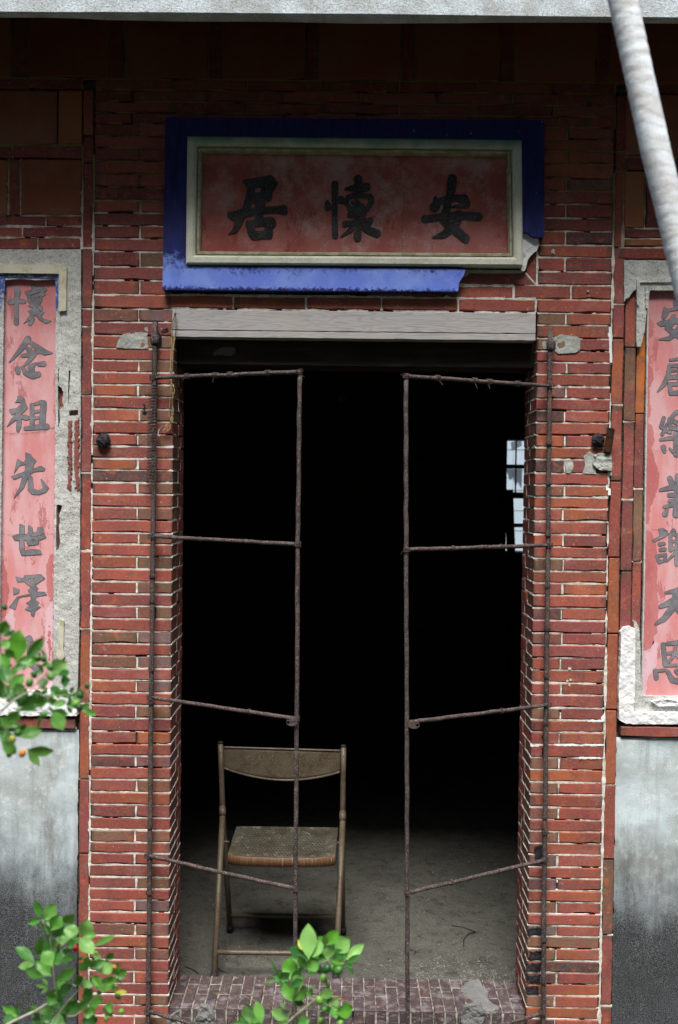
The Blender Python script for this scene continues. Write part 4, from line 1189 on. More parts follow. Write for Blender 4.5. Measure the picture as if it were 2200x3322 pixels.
plank(il, xL - .02, xR + .02, .058, TD, ZL2, zl0 + .03, M_DARKWOOD, 'beam')
m = plate([[(690, 1145), (710, 1128), (745, 1125), (762, 1128), (764, 1145), (750, 1156), (715, 1152), (695, 1154)]], cell=2, Y=.054, thick=.004, namp=4, nscale=.08)
m.build('plaster_remnant', M_OLDP, il)
m = plate([[(1080, 1140), (1118, 1134), (1130, 1144), (1090, 1150)]], cell=2, Y=.054, thick=.004, namp=3, nscale=.1)
m.build('plaster_remnant', M_DARKWOOD, il)

# ================================================================== DOORSTEP
step = thing('doorstep', 'doorstep of worn purplish bricks laid crosswise between the two piers', 'doorstep', (0, .1, -.15))
zst = Z(1100, 3270) - .002
mD = Mortar()
NB = 31
x = xL + .002
wB = (xR - xL - .004) / NB
for k in range(NB):
    xa, xb = xL + .002 + k * wB, xL + .002 + (k + 1) * wB
    cutsY = [.0, .085, TD + .004] if k % 2 == 0 else [.0, .155, TD + .004]
    cutsY[0] = -.012
    for a_, b_ in zip(cutsY[:-1], cutsY[1:]):
        first = a_ < 0
        L = b_ - a_ - .004; H = (.19 if first and False else .05); Wd = wB - .0045
        me, s = get_brick(L, Wd, .05, M_STEP)
        o = new_obj('brick', me, None, step)
        # front face (-Y local) turned upward; length along world Y
        o.rotation_euler = Euler((R(-90), 0, R(90)), 'XYZ')
        o.scale = (L / s[0], .05 / s[2], Wd / s[1])
        o.location = Vector(((xa + xb) / 2, (a_ + b_) / 2, zst - .025 + random.uniform(-.002, .0012))) - step.location
        o.color = bcol('step')
    # upright brick forming the front of the step
    o = put_brick(step, xa, xb, zst - .30, zst - .048, -.010, .05, kind=random.choice(['stepf', 'step', 'stepf', 'brown']), mat=M_STEP, vertical=True, gap=.005)
    if k:
        m_ = mD.mb
        b0 = len(m_.v)
        for j in range(15):
            yy = -.012 + (TD + .014) * j / 14
            hw = .0012 + .0018 * random.random(); o_ = .0010 * random.uniform(-1, 1)
            m_.v += [(xa - hw + o_, yy, zst - .0018), (xa + o_, yy, zst + .0006), (xa + hw + o_, yy, zst - .0018)]
        for j in range(14):
            q = b0 + j * 3
            m_.f += [(q, q + 1, q + 4, q + 3), (q + 1, q + 2, q + 5, q + 4)]
        mD.strip((xa, zst - .30), (xa, zst - .002), -.0125, .0026, .9)
    yj = .085 if k % 2 == 0 else .155
    q = len(mD.mb.v)
    mD.mb.v += [(xa, yj - .003, zst - .001), (xb, yj - .002, zst - .001), (xb, yj + .002, zst - .001), (xa, yj + .003, zst - .001)]; mD.mb.f.append((q, q + 1, q + 2, q + 3))
mD.build(step, mat=M_SMORT)
m = MB(); m.box(xL + .001, xR - .001, -.004, TD, -.2, zst - .004); m.build('joint_bed', M_JOINT, step)
# cement smears on the step
def lump(name, pts, z, mat, P=None):
    pass
def smear_top(cx, cy, rx, ry, P):
    m = MB(); n = 26
    ring = []
    for k in range(n):
        a = 2 * math.pi * k / n
        r = 1 + .35 * float(fbm(np.array([math.cos(a) * 2 + cx * 9]), np.array([math.sin(a) * 2]), 3)[0]) + random.uniform(-.12, .12)
        ring.append((cx + rx * r * math.cos(a), cy + ry * r * math.sin(a)))
    m.v = [(p[0], p[1], zst - .001) for p in ring] + [(cx + (p[0] - cx) * .85, cy + (p[1] - cy) * .85, zst + .0035) for p in ring] + [(cx, cy, zst + .005)]
    for k in range(n):
        k2 = (k + 1) % n
        m.f += [(k, k2, n + k2, n + k), (n + k, n + k2, 2 * n)]
    return m.build('cement_smear', M_SMEAR, P)
p = W(1545, 3205, .12); smear_top(p.x, .135, .045, .085, step)
p = W(1580, 3250, .03); smear_top(p.x, .03, .04, .03, step)
m = plate([[(650, 3265), (670, 3262), (695, 3285), (700, 3330), (640, 3340), (625, 3318), (640, 3300)]], cell=3, Y=-.022, thick=.02, namp=5, nscale=.06, bulge=.01); m.build('cement_smear', M_SMEAR, step)
m = plate([[(1510, 3268), (1560, 3262), (1575, 3290), (1560, 3340), (1500, 3345), (1495, 3300)]], cell=3, Y=-.020, thick=.02, namp=6, nscale=.05, bulge=.01); m.build('cement_smear', M_SMEAR, step)
m = plate([[(560, 3290), (580, 3282), (585, 3320), (560, 3345), (530, 3330)]], cell=3, Y=-.020, thick=.02, namp=5, nscale=.06, bulge=.01); m.build('cement_smear', M_SMEAR, step)

# ================================================================== CEMENT PATCHES, IRON STUBS ON THE PIERS
def patch(P, poly, f, Y=-.003, name='cement_patch', mat=None, namp=2.2, th=.006, bulge=.003):
    m = plate([[f(*q) for q in poly]], cell=1.8, Y=Y, thick=th, namp=namp, nscale=.16, bulge=bulge)
    return m.build(name, mat or M_PATCH, P)
patch(pierL, [(985, 775), (1010, 700), (1045, 665), (1120, 645), (1250, 650), (1255, 785), (1060, 785)], Z3)
patch(pierL, [(1225, 610), (1250, 600), (1255, 640), (1230, 635)], Z3, namp=1.5)
patch(pierR, [(515, 690), (580, 665), (720, 685), (740, 715), (735, 800), (700, 820), (550, 830), (515, 800)], R4)
patch(pierR, [(415, 735), (450, 720), (455, 790), (425, 790)], R4, namp=2)
patch(pierR, [(605, 1735), (675, 1735), (680, 1790), (660, 1845), (620, 1840)], R4, namp=1.6)
patch(pierR, [(770, 1700), (820, 1655), (870, 1690), (870, 1850), (760, 1845), (780, 1770)], R4, namp=1.8)
patch(pierR, [(860, 1690), (900, 1670), (1005, 1680), (1010, 1820), (900, 1815), (845, 1770)], R4, Y=-.012, th=.014, namp=1.8, bulge=.008)
for (x_, y_, rx, ry) in ((992, 660, 10, 60), (982, 670, 8, 18), (996, 760, 12, 60), (1000, 860, 11, 45), (968, 1880, 9, 20), (990, 1850, 18, 12), (985, 2000, 12, 30), (965, 1960, 8, 30)):
    patch(pierR, [(x_ - rx, y_ - ry), (x_ + rx, y_ - ry), (x_ + rx, y_ + ry), (x_ - rx, y_ + ry)], R4, Y=-.001, name='lime_blob', mat=M_WHITE, namp=1.4, th=.004, bulge=.001)
for (x_, y_, r) in ((1800, 1120, 0), ):
    pass
for (px_, py_, r) in ((650, 1330, 12), (630, 1435, 10), (660, 1425, 9), (648, 1470, 8)):
    patch(pierR, [(px_ - r, py_ - r), (px_ + r, py_ - r * .6), (px_ + r, py_ + r), (px_ - r, py_ + r)], R6, Y=-.001, name='lime_blob', mat=M_CREAM2, namp=1.5, th=.003, bulge=.001)
patch(pierR, [(915, 1750), (935, 1720), (950, 1700), (950, 1770), (920, 1765)], R6, Y=-.001, name='lime_blob', mat=M_WHITE, namp=1.5, th=.003)
for (a0, a1, y_) in ((520, 945, 1978), (730, 945, 2088), (320, 440, 1984), (800, 945, 1775)):
    patch(pierR, [(a0, y_ - 7), (a1, y_ - 7), (a1, y_ + 8), (a0, y_ + 8)], R6, Y=-.0012, name='lime_smear', mat=M_WHITE, namp=2.2, th=.004)
for (f, poly, P) in ((Z3, [(1310, 570), (1340, 560), (1345, 640), (1375, 700), (1370, 770), (1320, 780), (1322, 700), (1312, 640)], pierL),
                  (Z3, [(1360, 640), (1420, 610), (1430, 640), (1390, 660)], pierL), (Z3, [(1215, 1250), (1232, 1260), (1228, 1320), (1212, 1300)], pierL),
                  (Z3, [(1205, 1310), (1245, 1320), (1240, 1345), (1210, 1340)], pierL), (Z5, [(1285, 830), (1305, 790), (1325, 820), (1325, 905), (1285, 905)], pierL), 
                  (R6, [(415, 1900), (440, 1890), (440, 1960), (415, 1960)], pierR), (R6, [(415, 2000), (440, 2000), (435, 2080), (415, 2070)], pierR)):
    patch(P, poly, f, Y=-.0028, name='tar_stain', mat=M_TAR, namp=1.8, th=.004)
T8 = lambda x, y: (1100 + x * .7015, 2490 + y * .7015)
for poly in ([(872, 855), (935, 850), (935, 890), (872, 885)], [(868, 910), (935, 905), (930, 945), (866, 940)], [(864, 965), (930, 962), (928, 1000), (864, 995)], [(864, 1015), (925, 1012), (925, 1050), (866, 1048)], [(870, 745), (935, 742), (935, 775), (870, 775)], [(905, 365), (945, 360), (948, 450), (908, 445)]):
    patch(pierR, poly, T8, Y=-.0028, name='tar_stain', mat=M_TAR, namp=5, th=.004)

def iron_lump(c, r, label):
    m = MB(); m.ball(c, r, 12, 8, (1, .7, 1.05), .12)
    return m.lone('iron_stub', M_TAR, label, 'iron stub', smooth=False)
iron_lump(W(335, 1429, -.012), .023, 'blackened iron stub sticking out of the left pier')
iron_lump(W(1940, 1427, -.012), .021, 'blackened iron stub beside the open pipe on the right pier')
m = MB()
p0, p1 = W(1972, 1462, -.012), W(1982, 1392, -.040)
m.tube([p0, p0.lerp(p1, .5), p1], .0125, 16, 0, cap=False)
m.tube([p1, p0], .0108, 16, 0, cap=False)
m.tube([W(1965, 1470, .02), p0], .012, 12)
m.lone('pipe_stub', M_PIPE, 'rusty open ended pipe stub slanting up from the right pier', 'pipe', smooth=True)
m = MB(); pc = W(1795, 817, -.006)
m.tube([pc + Vector((-.004, 0, -.004)), pc + Vector((-.004, 0, .004)), pc + Vector((0, 0, .008)), pc + Vector((.004, 0, .004)), pc + Vector((0, 0, 0)), pc + Vector((.005, 0, -.006))], .0016, 6)
m.lone('snail_shell', M_WHITE, 'tiny whitish curled shell stuck on the brick right of the plaque', 'shell')
m = MB(); pc = W(1908, 945, -.006); m.ball(pc, .004, 8, 5, (1, .6, .8))
m.lone('snail_shell', M_CREAM2, 'tiny cream shell stuck on the brick below the plaque corner', 'shell')

# ================================================================== ROD GATES
def wob(a, b, n=14, amp=.0015):
    a, b = Vector(a), Vector(b)
    return [a.lerp(b, i / n) + Vector((random.uniform(-amp, amp), random.uniform(-amp, amp), random.uniform(-amp, amp))) for i in range(n + 1)]
def ties(P, c, axis, rad, n=5, spread=.012, tails=2, name='wire_tie'):
    m = MB(); axis = Vector(axis).normalized(); u = axis.orthogonal().normalized(); v = axis.cross(u)
    pts = []
    for k in range(n * 10):
        a = 2 * math.pi * k / 10
        pts.append(Vector(c) + axis * (spread * (k / (n * 10) - .5) + random.uniform(-.001, .001)) + (u * math.cos(a) + v * math.sin(a)) * (rad + .0015 + random.uniform(0, .001)))
    m.tube(pts, .0011, 5, 0, cap=False)
    for t in range(tails):
        a = random.uniform(0, 6.28); d = (u * math.cos(a) + v * math.sin(a) + axis * random.uniform(-.6, .6)).normalized()
        s = Vector(c) + d * rad
        m.tube([s, s + d * .009 + Vector((0, 0, -.002)), s + d * .013 + Vector((.003, 0, -.007))], .0009, 4)
    return m.build(name, M_WIRE, P)
def gate(hx_top, hx_bot, hy_top, ix_pts, rungs, Yi, label, coll, side, coil):
    hb = W(hx_bot, 3322, -.030)
    G_ = thing('rod_gate', label, 'gate', (hb.x, -.03, -.15), 'rusty rod gates')
    hx = (W(hx_top, hy_top, -.03).x + hb.x) / 2
    top = W(hx_top, hy_top, -.030); bot = hb.copy(); bot.z = -.14
    mid = W((hx_top + hx_bot) / 2 , (hy_top + 3322) / 2, -.03)
    pts = wob(top, mid, 16, .0008)[:-1] + wob(mid, bot, 18, .0008)
    m = MB(); m.tube(pts, .0079, 10, .07); m.build('hinge_pole', M_ROD, G_, smooth=True)
    m = MB(); cp = W(coll[0], coll[1], -.03); m.tube([cp + Vector((0, 0, .017)), cp + Vector((0, 0, .010)), cp + Vector((0, 0, -.010)), cp + Vector((0, 0, -.017))], [.0105, .0145, .0145, .0105], 12, .05)
    m.build('hinge_collar', M_ROD, G_, smooth=True)
    # inner pole
    ip = [W(x, y, Yi) for x, y in ix_pts]
    xs_ = np.mean([p.x for p in ip])
    pp = []
    for a_, b_ in zip(ip[:-1], ip[1:]): pp += wob(a_, b_, 12, .0009)[:-1]
    pp.append(ip[-1]); e = ip[-1].copy(); e.z = -.12; pp += wob(ip[-1], e, 4, .0008)[1:]
    m = MB(); m.tube(pp, .0067, 10, .09); m.build('inner_pole', M_ROD, G_, smooth=True)
    for (ha, ib) in rungs:
        A = W(ha[0], ha[1], -.030); B = W(ib[0], ib[1], Yi)
        m = MB(); m.tube(wob(A, B, 14, .0009), .0062, 9, .08); m.build('rung', M_ROD, G_, smooth=True)
        ties(G_, A, (0, 0, 1), .009, 5, .018, 2)
        ties(G_, B, (0, 0, 1), .0078, 4, .014, 1)
        if ha[1] < 1300:
            for t in (.25, .45, .55, .8):
                q = A.lerp(B, t); ties(G_, q, B - A, .0068, 5, .02, 2)
        else:
            for t in (.36, .7):
                if random.random() < .6: ties(G_, A.lerp(B, t), B - A, .0064, 2, .006, 0)
    for yy in coil:
        t = (yy - hy_top) / (3322 - hy_top)
        q = W(hx_top + (hx_bot - hx_top) * t, yy, -.03); ties(G_, q, (0, 0, 1), .009, 3, .010, 0)
    return G_
gl = gate(504, 480, 1045, [(973, 1203), (966, 1800), (963, 2300), (957, 3100), (955, 3322)],
          [((497, 1226), (972, 1206)), ((490, 1740), (966, 1766)), ((487, 2262), (962, 2332)), ((480, 2775), (958, 2884)), ((480, 3280), (956, 3420))], -.30,
          'left rusty rod gate leaf standing ajar in front of the chair', (503, 1103), 'L', [1950, 2170, 2280, 2680, 2897, 3025, 3175, 1870])
gr = gate(1785, 1762, 1065, [(1317, 1218), (1318, 1800), (1320, 2350), (1321, 2900), (1323, 3322)],
          [((1787, 1253), (1317, 1220)), ((1783, 1769), (1320, 1783)), ((1778, 2287), (1330, 2343)), ((1768, 2790), (1322, 2897)), ((1760, 3285), (1324, 3425))], -.32,
          'right rusty rod gate leaf standing ajar across the open dark half', (1788, 1122), 'R', [1440, 1570, 1735, 1900, 2040, 2195, 2345, 2650, 2700, 3050, 3185])
# wire coil wound round the upper left hinge pole
m = MB(); pts = []
za, zbb = W(495, 1240, -.03), W(490, 1580, -.03)
nt_ = 34
for k in range(nt_ * 10):
    t = k / (nt_ * 10); a = 2 * math.pi * k / 10
    c_ = za.lerp(zbb, t)
    r = .0125 + (.004 if random.random() < .05 else 0)
    pts.append(c_ + Vector((math.cos(a) * r * 1.2, math.sin(a) * r, random.uniform(-.001, .001))))
m.tube(pts, .0013, 4, 0, cap=False)
for k in range(14):
    q = za.lerp(zbb, random.uniform(.25, .95)); m.tube([q, q + Vector((.018, -.008, random.uniform(-.003, .003)))], .0006, 4)
m.lone('wire_coil', M_WIRE, 'thin rusty wire coil wound round the upper left gate pole', 'wire')
# latch eyes
def latch(P, cx, cy, Y, sgn):
    c = W(cx, cy, Y)
    m = MB(); n = 14
    o_, i_ = [], []
    for k in range(n):
        a = 2 * math.pi * k / n
        o_.append((math.cos(a) * .013 + sgn * -.002, math.sin(a) * .011)); i_.append((math.cos(a) * .004 + sgn * .006, math.sin(a) * .004))
    for y in (-.003, .003):
        for q in o_ + i_: m.v.append((c.x + q[0] * 1.3, c.y + y, c.z + q[1]))
    for k in range(n):
        k2 = (k + 1) % n
        m.f += [(k, k2, n + k2, n + k), (2 * n + k, 3 * n + k, 3 * n + k2, 2 * n + k2), (k, 2 * n + k, 2 * n + k2, k2), (n + k, n + k2, 3 * n + k2, 3 * n + k)]
    return m.build('latch_eye', M_ROD, P)
latch(gl, 944, 2343, -.315, -1); latch(gr, 1346, 2352, -.335, 1)

# twine hanging from the nail on the lintel
m = MB()
nail = W(568, 1019, -.012)
for path in ([(568, 1019), (556, 1060), (557, 1110), (553, 1170), (556, 1230), (552, 1300), (549, 1350), (556, 1362)],
             [(568, 1019), (573, 1050), (569, 1090), (562, 1130), (559, 1180), (556, 1240), (566, 1265), (560, 1300), (562, 1340), (557, 1370)],
             [(566, 1085), (562, 1120), (556, 1165), (552, 1200), (556, 1250), (560, 1290), (558, 1350), (552, 1375), (541, 1388)],
             [(560, 1350), (552, 1368), (546, 1385), (536, 1392), (540, 1400), (546, 1390)], [(557, 1345), (563, 1360), (554, 1380), (548, 1395), (543, 1398)],
             [(548, 1372), (538, 1380), (533, 1392), (528, 1403)], [(552, 1360), (559, 1368), (550, 1378), (543, 1376), (536, 1384)]):
    m.tube([W(x + random.uniform(-1, 1), y, -.016 + random.uniform(-.003, .003)) for x, y in path], .0016, 5)
tw = thing('twine', 'dry brown twine hanging from a nail at the left end of the lintel', 'twine', tuple(W(560, 1400, -.016)))
m.build('strands', M_TWINE, tw)
m = MB(); m.tube([W(567, 1019, .0), W(569, 1018, -.02)], .002, 6); m.ball(W(569, 1018, -.02), .004, 8, 5, (1, .5, 1)); m.build('nail', M_PIPE, tw)
m = MB(); m.tube([W(518, 1392, -.018), W(513, 1402, -.018), W(514, 1411, -.018), W(517, 1415, -.018)], .0016, 6); m.build('hook', M_PLASTIC, tw)
m = MB(); m.tube([W(530, 1382, -.018), W(519, 1393, -.018)], .0028, 6); m.build('sleeve', M_LEAD, tw)
m = MB(); m.tube([W(571, 1057, -.016), W(570, 1075, -.016), W(568, 1100, -.016)], .0012, 5); m.build('dark_thread', M_TAR, tw)

# ================================================================== CHAIR
CZ = lambda x, y, Y: W(660 + x * .3463, 2380 + y * .3463, Y)
ch = thing('folding_chair', 'old olive metal folding chair just inside the doorway behind the left gate leaf', 'chair', (W(900, 3050, .5).x, .5, 0.0))
YT, YJ, YR, YF = .60, .58, .66, .255
def setz(v, z): v = v.copy(); v.z = z; return v
def chair_side(top, joint, rfoot, ffoot, lbl):
    T = CZ(*top, YT); J = CZ(*joint, YJ)
    T2 = T.lerp(J, .35)
    Rf = CZ(*rfoot, YR); Rf.z = .012
    Ff = CZ(*ffoot, YF); Ff.z = .012
    m = MB(); m.tube([T, T2, J, J.lerp(Rf, .5) , Rf], .0105, 12); m.build('back_post', M_CHAIR, ch, smooth=True)
    m = MB(); m.tube([T + Vector((0, 0, .001)), T + Vector((0, 0, .006)), T + Vector((0, 0, .009))], [.0112, .0108, .006], 12); m.build('end_cap', M_RUBBER, ch, smooth=True)
    m = MB(); m.tube([Rf + Vector((0, 0, .022)), Rf + Vector((0, 0, .018)), Rf + Vector((0, 0, -.010))], [.011, .0135, .0145], 12); m.build('rubber_foot', M_RUBBER, ch, smooth=True)
    Jf = CZ(joint[0] + (0), joint[1] + 40, YJ - .022)
    m = MB(); m.tube([Jf, Jf.lerp(Ff, .5), Ff], .0108, 12); m.build('front_leg', M_CHAIR, ch, smooth=True)
    m = MB(); m.tube([Ff + Vector((0, 0, .02)), Ff + Vector((0, 0, -.010))], [.0125, .0135], 12); m.build('rubber_foot', M_RUBBER, ch, smooth=True)
    m = MB(); m.tube([J + Vector((0, -.008, .016)), Jf + Vector((0, 0, .012)), Jf + Vector((0, 0, -.008))], [.0125, .0135, .0125], 12); m.build('pivot_sleeve', M_CHAIR, ch, smooth=True)
    for dz in (.032, .072):
        q = T + (J - T).normalized() * dz; m = MB(); m.ball(q + Vector((0, -.0105, 0)), .0028, 8, 5, (1, .6, 1)); m.build('rivet', M_CHAIR, ch)
    return T, J, Rf, Ff, Jf
TL, JL, RL, FL, JfL = chair_side((160, 92), (180, 720), (250, 1925), (100, 2290), '')
TR, JR, RR, FR, JfR = chair_side((1313, 125), (1305, 765), (1305, 1945), (1240, 2310), '')
# backrest: curved sheet with rolled edges
m = MB(); nx, nz = 24, 8
top_l, top_r = CZ(190, 128, YT - .006), CZ(1282, 160, YT - .006)
grid = []
for i in range(nx + 1):
    u = i / nx
    tx = 190 + (1282 - 190) * u; ty = 128 + 32 * u
    bx = 195 + (1280 - 195) * u; by = 322 + 35 * u + 96 * math.sin(math.pi * u) ** .85
    for j in range(nz + 1):
        v = j / nz
        yb_ = YT - .006 + .030 * math.sin(math.pi * u)
        m.v.append(tuple(CZ(tx + (bx - tx) * v, ty + (by - ty) * v, yb_)))
for i in range(nx):
    for j in range(nz):
        a = i * (nz + 1) + j
        m.f.append((a, a + 1, a + nz + 2, a + nz + 1))
bk = m.build('backrest', M_CHAIR, ch, smooth=True)
V = m.v
mod = bk.modifiers.new('solid', 'SOLIDIFY'); mod.thickness = .0015
m = MB(); m.tube([V[i * (nz + 1)] for i in range(nx + 1)], .0042, 8); m.build('top_roll', M_CHAIR, ch, smooth=True)
m = MB(); m.tube([V[i * (nz + 1) + nz] for i in range(nx + 1)], .0042, 8); m.build('bottom_roll', M_CHAIR, ch, smooth=True)
# faint painted writing on the backrest
g = G('faded_lettering', .7, .3); g.color((.26, .22, .14)); M_LET = g.m
yb_ = YT - .006 + .010
def tinyglyph(strk, cx, cy, yo):
    m = MB()
    for s in strk:
        for a_, b_ in zip(s[:-1], s[1:]):
            p_, q_ = CZ(cx + a_[0], cy + a_[1], yo), CZ(cx + b_[0], cy + b_[1], yo)
            m.tube([p_, q_], .0007, 4)
    m.build('lettering', M_LET, bk)
def bky(px): u = (px - 190) / 1092; return YT - .006 + .030 * math.sin(math.pi * u) - .0015
tinyglyph([[(0, -22), (4, -12)], [(-28, -6), (28, -8)], [(-8, 0), (-24, 28)], [(6, 0), (26, 26)]], 425, 225, bky(425))
tinyglyph([[(-24, -12), (0, -14)], [(-12, -28), (-12, 30)], [(-12, -8), (-26, 14)], [(6, -6), (30, -8)], [(20, -28), (20, 28), (12, 22)], [(8, 4), (12, 12)]], 540, 225, bky(540))
tinyglyph([[(-20, -10), (24, -14)], [(4, -28), (4, 30), (-6, 22)], [(2, -6), (-20, 18)]], 645, 225, bky(645))
tinyglyph([[(0, -30), (0, 38)]], 688, 225, bky(688))
# seat
zseat = .425
sfl, sfr = CZ(225, 1120, .33), CZ(1235, 1165, .33)
sbl, sbr = CZ(310, 895, .65), CZ(1262, 915, .65)
for v_ in (sfl, sfr, sbl, sbr): v_.z = zseat
m = MB(); nx, ny = 30, 20
hole_c = []
def seatpt(u, v):
    a_ = sfl.lerp(sfr, u); b_ = sbl.lerp(sbr, u); p_ = a_.lerp(b_, v)
    ins = (1 - v) ** 6
    p_.y -= .012 * math.sin(math.pi * u) * (1 - v)
    rx = (abs(u - .5) * 2) ** 8
    p_.y += .018 * rx * (1 - v) ** 2
    p_.z = zseat - .010 * math.sin(math.pi * u) ** .7 * math.sin(math.pi * v) ** .7 - .004 * (1 - v) ** 8
    return p_
for j in range(ny + 1):
    for i in range(nx + 1): m.v.append(tuple(seatpt(i / nx, j / ny)))
for j in range(ny):
    for i in range(nx):
        a = j * (nx + 1) + i; m.f.append((a, a + 1, a + nx + 2, a + nx + 1))
seat = m.build('seat', None, ch, smooth=True)
g = G('perforated_sheet', .5, .4)
xs = g.xyz()
c = g.mix(g.ramp(g.noise(16, 5, .7), .4, .66), (.075, .072, .052), (.05, .038, .024))
c = g.mix(g.ramp(g.noise(30, 5, .8), .52, .66, 0, .7), c, (.19, .19, .165))
g.color(c); g.bump(g.noise(200, 4), .3, .002)
seat.data.materials.append(g.m)
# perforations: small dark slots pressed through the sheet
m = MB()
rows = 15; cols = 25
for j in range(rows):
    for i in range(cols):
        u = .10 + .80 * (i + (.5 if j % 2 else 0)) / cols; v = .10 + .82 * j / (rows - 1)
        p_ = seatpt(u, v); p_.z += .0004
        n = 6; b0 = len(m.v)
        for k in range(n):
            a = 2 * math.pi * k / n; m.v.append((p_.x + .0038 * math.cos(a), p_.y + .0038 * math.sin(a), p_.z + .0002))
        m.f.append(tuple(b0 + k for k in range(n)))
ho = m.build('perforations', M_RUBBER, seat); ho['kind'] = 'stuff'
m = MB(); rim = []
for i in range(nx + 1): rim.append(seatpt(i / nx, 0))
for j, p_ in enumerate(rim):
    m.v += [tuple(p_ + Vector((0, .001, .0005))), tuple(p_ + Vector((0, -.004, -.003))), tuple(p_ + Vector((0, -.004, -.031))), tuple(p_ + Vector((0, .002, -.034)))]
for j in range(nx):
    for k in range(3): m.f.append((j * 4 + k, j * 4 + k + 1, j * 4 + k + 5, j * 4 + k + 4))
m.build('seat_rim', M_RIMRUST, seat, smooth=True)
m = MB()
for u in (0, 1):
    s_ = [seatpt(u, v / 10) for v in range(11)]
    b0 = len(m.v)
    for p_ in s_: m.v += [tuple(p_ + Vector((0, 0, .0003))), tuple(p_ + Vector(((-.002 if u == 0 else .002), 0, -.022)))]
    for j in range(10): m.f.append((b0 + 2 * j, b0 + 2 * j + 1, b0 + 2 * j + 3, b0 + 2 * j + 2))
m.build('seat_side', M_CHAIR, seat)
for (Ja, Ff) in ((JfL, FL), (JfR, FR)):
    t = (Ja.z - (zseat - .012)) / (Ja.z - Ff.z); q = Ja.lerp(Ff, t); sx = 1 if q.x < ch.location.x else -1
    m = MB(); m.tube([q, q + Vector((sx * .03, 0, 0))], .004, 8); m.build('seat_pivot', M_CHAIR, ch)
def cross(a_, b_, name): m = MB(); m.tube(wob(a_, b_, 6, .0005), .0088, 10); m.build(name, M_CHAIR, ch, smooth=True)
tt = lambda A, B, z: A.lerp(B, (A.z - z) / (A.z - B.z))
zc = Z(900, 2975, .64); cross(tt(JL, RL, zc), tt(JR, RR, zc), 'rear_stretcher')
zc = Z(900, 3080, .33); cross(tt(JfL, FL, zc), tt(JfR, FR, zc), 'front_stretcher')

# ================================================================== ROOM CONTENTS: window, prop plank, bulb, debris
win = thing('window', 'small bright window with dark wooden bars in the far wall behind the right pier', 'window', ((wx0 + wx1) / 2, 4.75, wz0))
m = MB(); m.box(wx0 - .03, wx0, 4.66, 4.70, wz0 - .04, wz1 + .04); m.box(wx1, wx1 + .03, 4.66, 4.70, wz0 - .04, wz1 + .04)
m.box(wx0, wx1, 4.66, 4.70, wz1, wz1 + .04); m.box(wx0, wx1, 4.66, 4.70, wz0 - .04, wz0); m.build('frame', M_DARKWOOD, win)
for (ya, yb) in ((1507, 1520), (1597, 1617), (1698, 1710)):
    m = MB(); m.box(wx0, wx1, 4.74, 4.78, Z(1665, yb, 4.76), Z(1665, ya, 4.76)); m.build('bar', M_DARKWOOD, win)
m = MB(); xx = X(1673, 1500, 4.86); m.box(xx - .005, xx + .005, 4.84, 4.86, Z(1673, 1600, 4.86), wz1); m.build('rod', M_LEAD, win)
m = MB()
a_, b_ = W(1652, 1588, 4.60), W(1672, 1860, 4.50)
dx = .031
m.add([(a_.x - dx, a_.y, a_.z), (a_.x + dx, a_.y, a_.z), (b_.x + dx, b_.y - .2, .0), (b_.x - dx, b_.y - .2, .0), (a_.x - dx, a_.y + .03, a_.z), (a_.x + dx, a_.y + .03, a_.z), (b_.x + dx, b_.y - .17, .0), (b_.x - dx, b_.y - .17, .0)],
      [(0, 3, 2, 1), (4, 5, 6, 7), (0, 1, 5, 4), (1, 2, 6, 5), (3, 7, 6, 2), (0, 4, 7, 3)])
# lower end follows the slant seen against the panes
m.lone('prop_board', M_DARKWOOD, 'dark board leaning against the far window from the floor', 'board')
ow = MB(); ow.box(.2, 6.5, 8.0, 8.2, -.1, 3.2)
tag(ow.build('garden_wall', M_OUTWALL), 'pale tiled neighbouring wall seen through the far window', 'wall')
m = MB()
for k in range(12): m.box(.2, 6.5, 7.996, 7.999, .2 + k * .22, .205 + k * .22)
for k in range(24): m.box(.3 + k * .25, .305 + k * .25, 7.992, 7.9955, -.1, 3.1)
bpy.data.objects['garden_wall'].location = (0, 0, 0)
m.build('tile_joint', M_PATCH, bpy.data.objects['garden_wall'])
m = plate([[(1657, 1436), (1675, 1430), (1692, 1430), (1692, 1448), (1680, 1452), (1672, 1458), (1658, 1463), (1660, 1450)]], cell=1, Y=5.6, thick=.002, namp=1, nscale=.3)
m.lone('rag', M_CLOTH, 'grey rag hanging outside behind the upper window pane', 'cloth')
m = plate([[(1640, 1520), (1695, 1520), (1692, 1590), (1680, 1560), (1672, 1580), (1665, 1550), (1652, 1560), (1648, 1540)]], cell=1, Y=5.7, thick=.002, namp=2.5, nscale=.25)
m.lone('plastic_sheet', M_CLOTH, 'torn bluish plastic sheet outside behind the middle window pane', 'sheet')
bl = thing('light_bulb', 'unlit glass bulb hanging in the dark room above the gate gap', 'light bulb', tuple(W(1105, 1300, 2.2)))
m = MB(); m.ball(W(1105, 1280, 2.2), .032, 14, 10, (1, 1, 1.25)); m.build('glass', M_GLASS, bl, smooth=True)
m = MB(); q = W(1105, 1280, 2.2) + Vector((0, 0, .036)); m.tube([q, q + Vector((0, 0, .045))], .014, 10); m.build('socket', M_RUBBER, bl)
m = MB(); m.tube([q + Vector((0, 0, .045)), Vector((q.x, q.y, 3.40))], .003, 5); m.build('cord', M_RUBBER, bl)

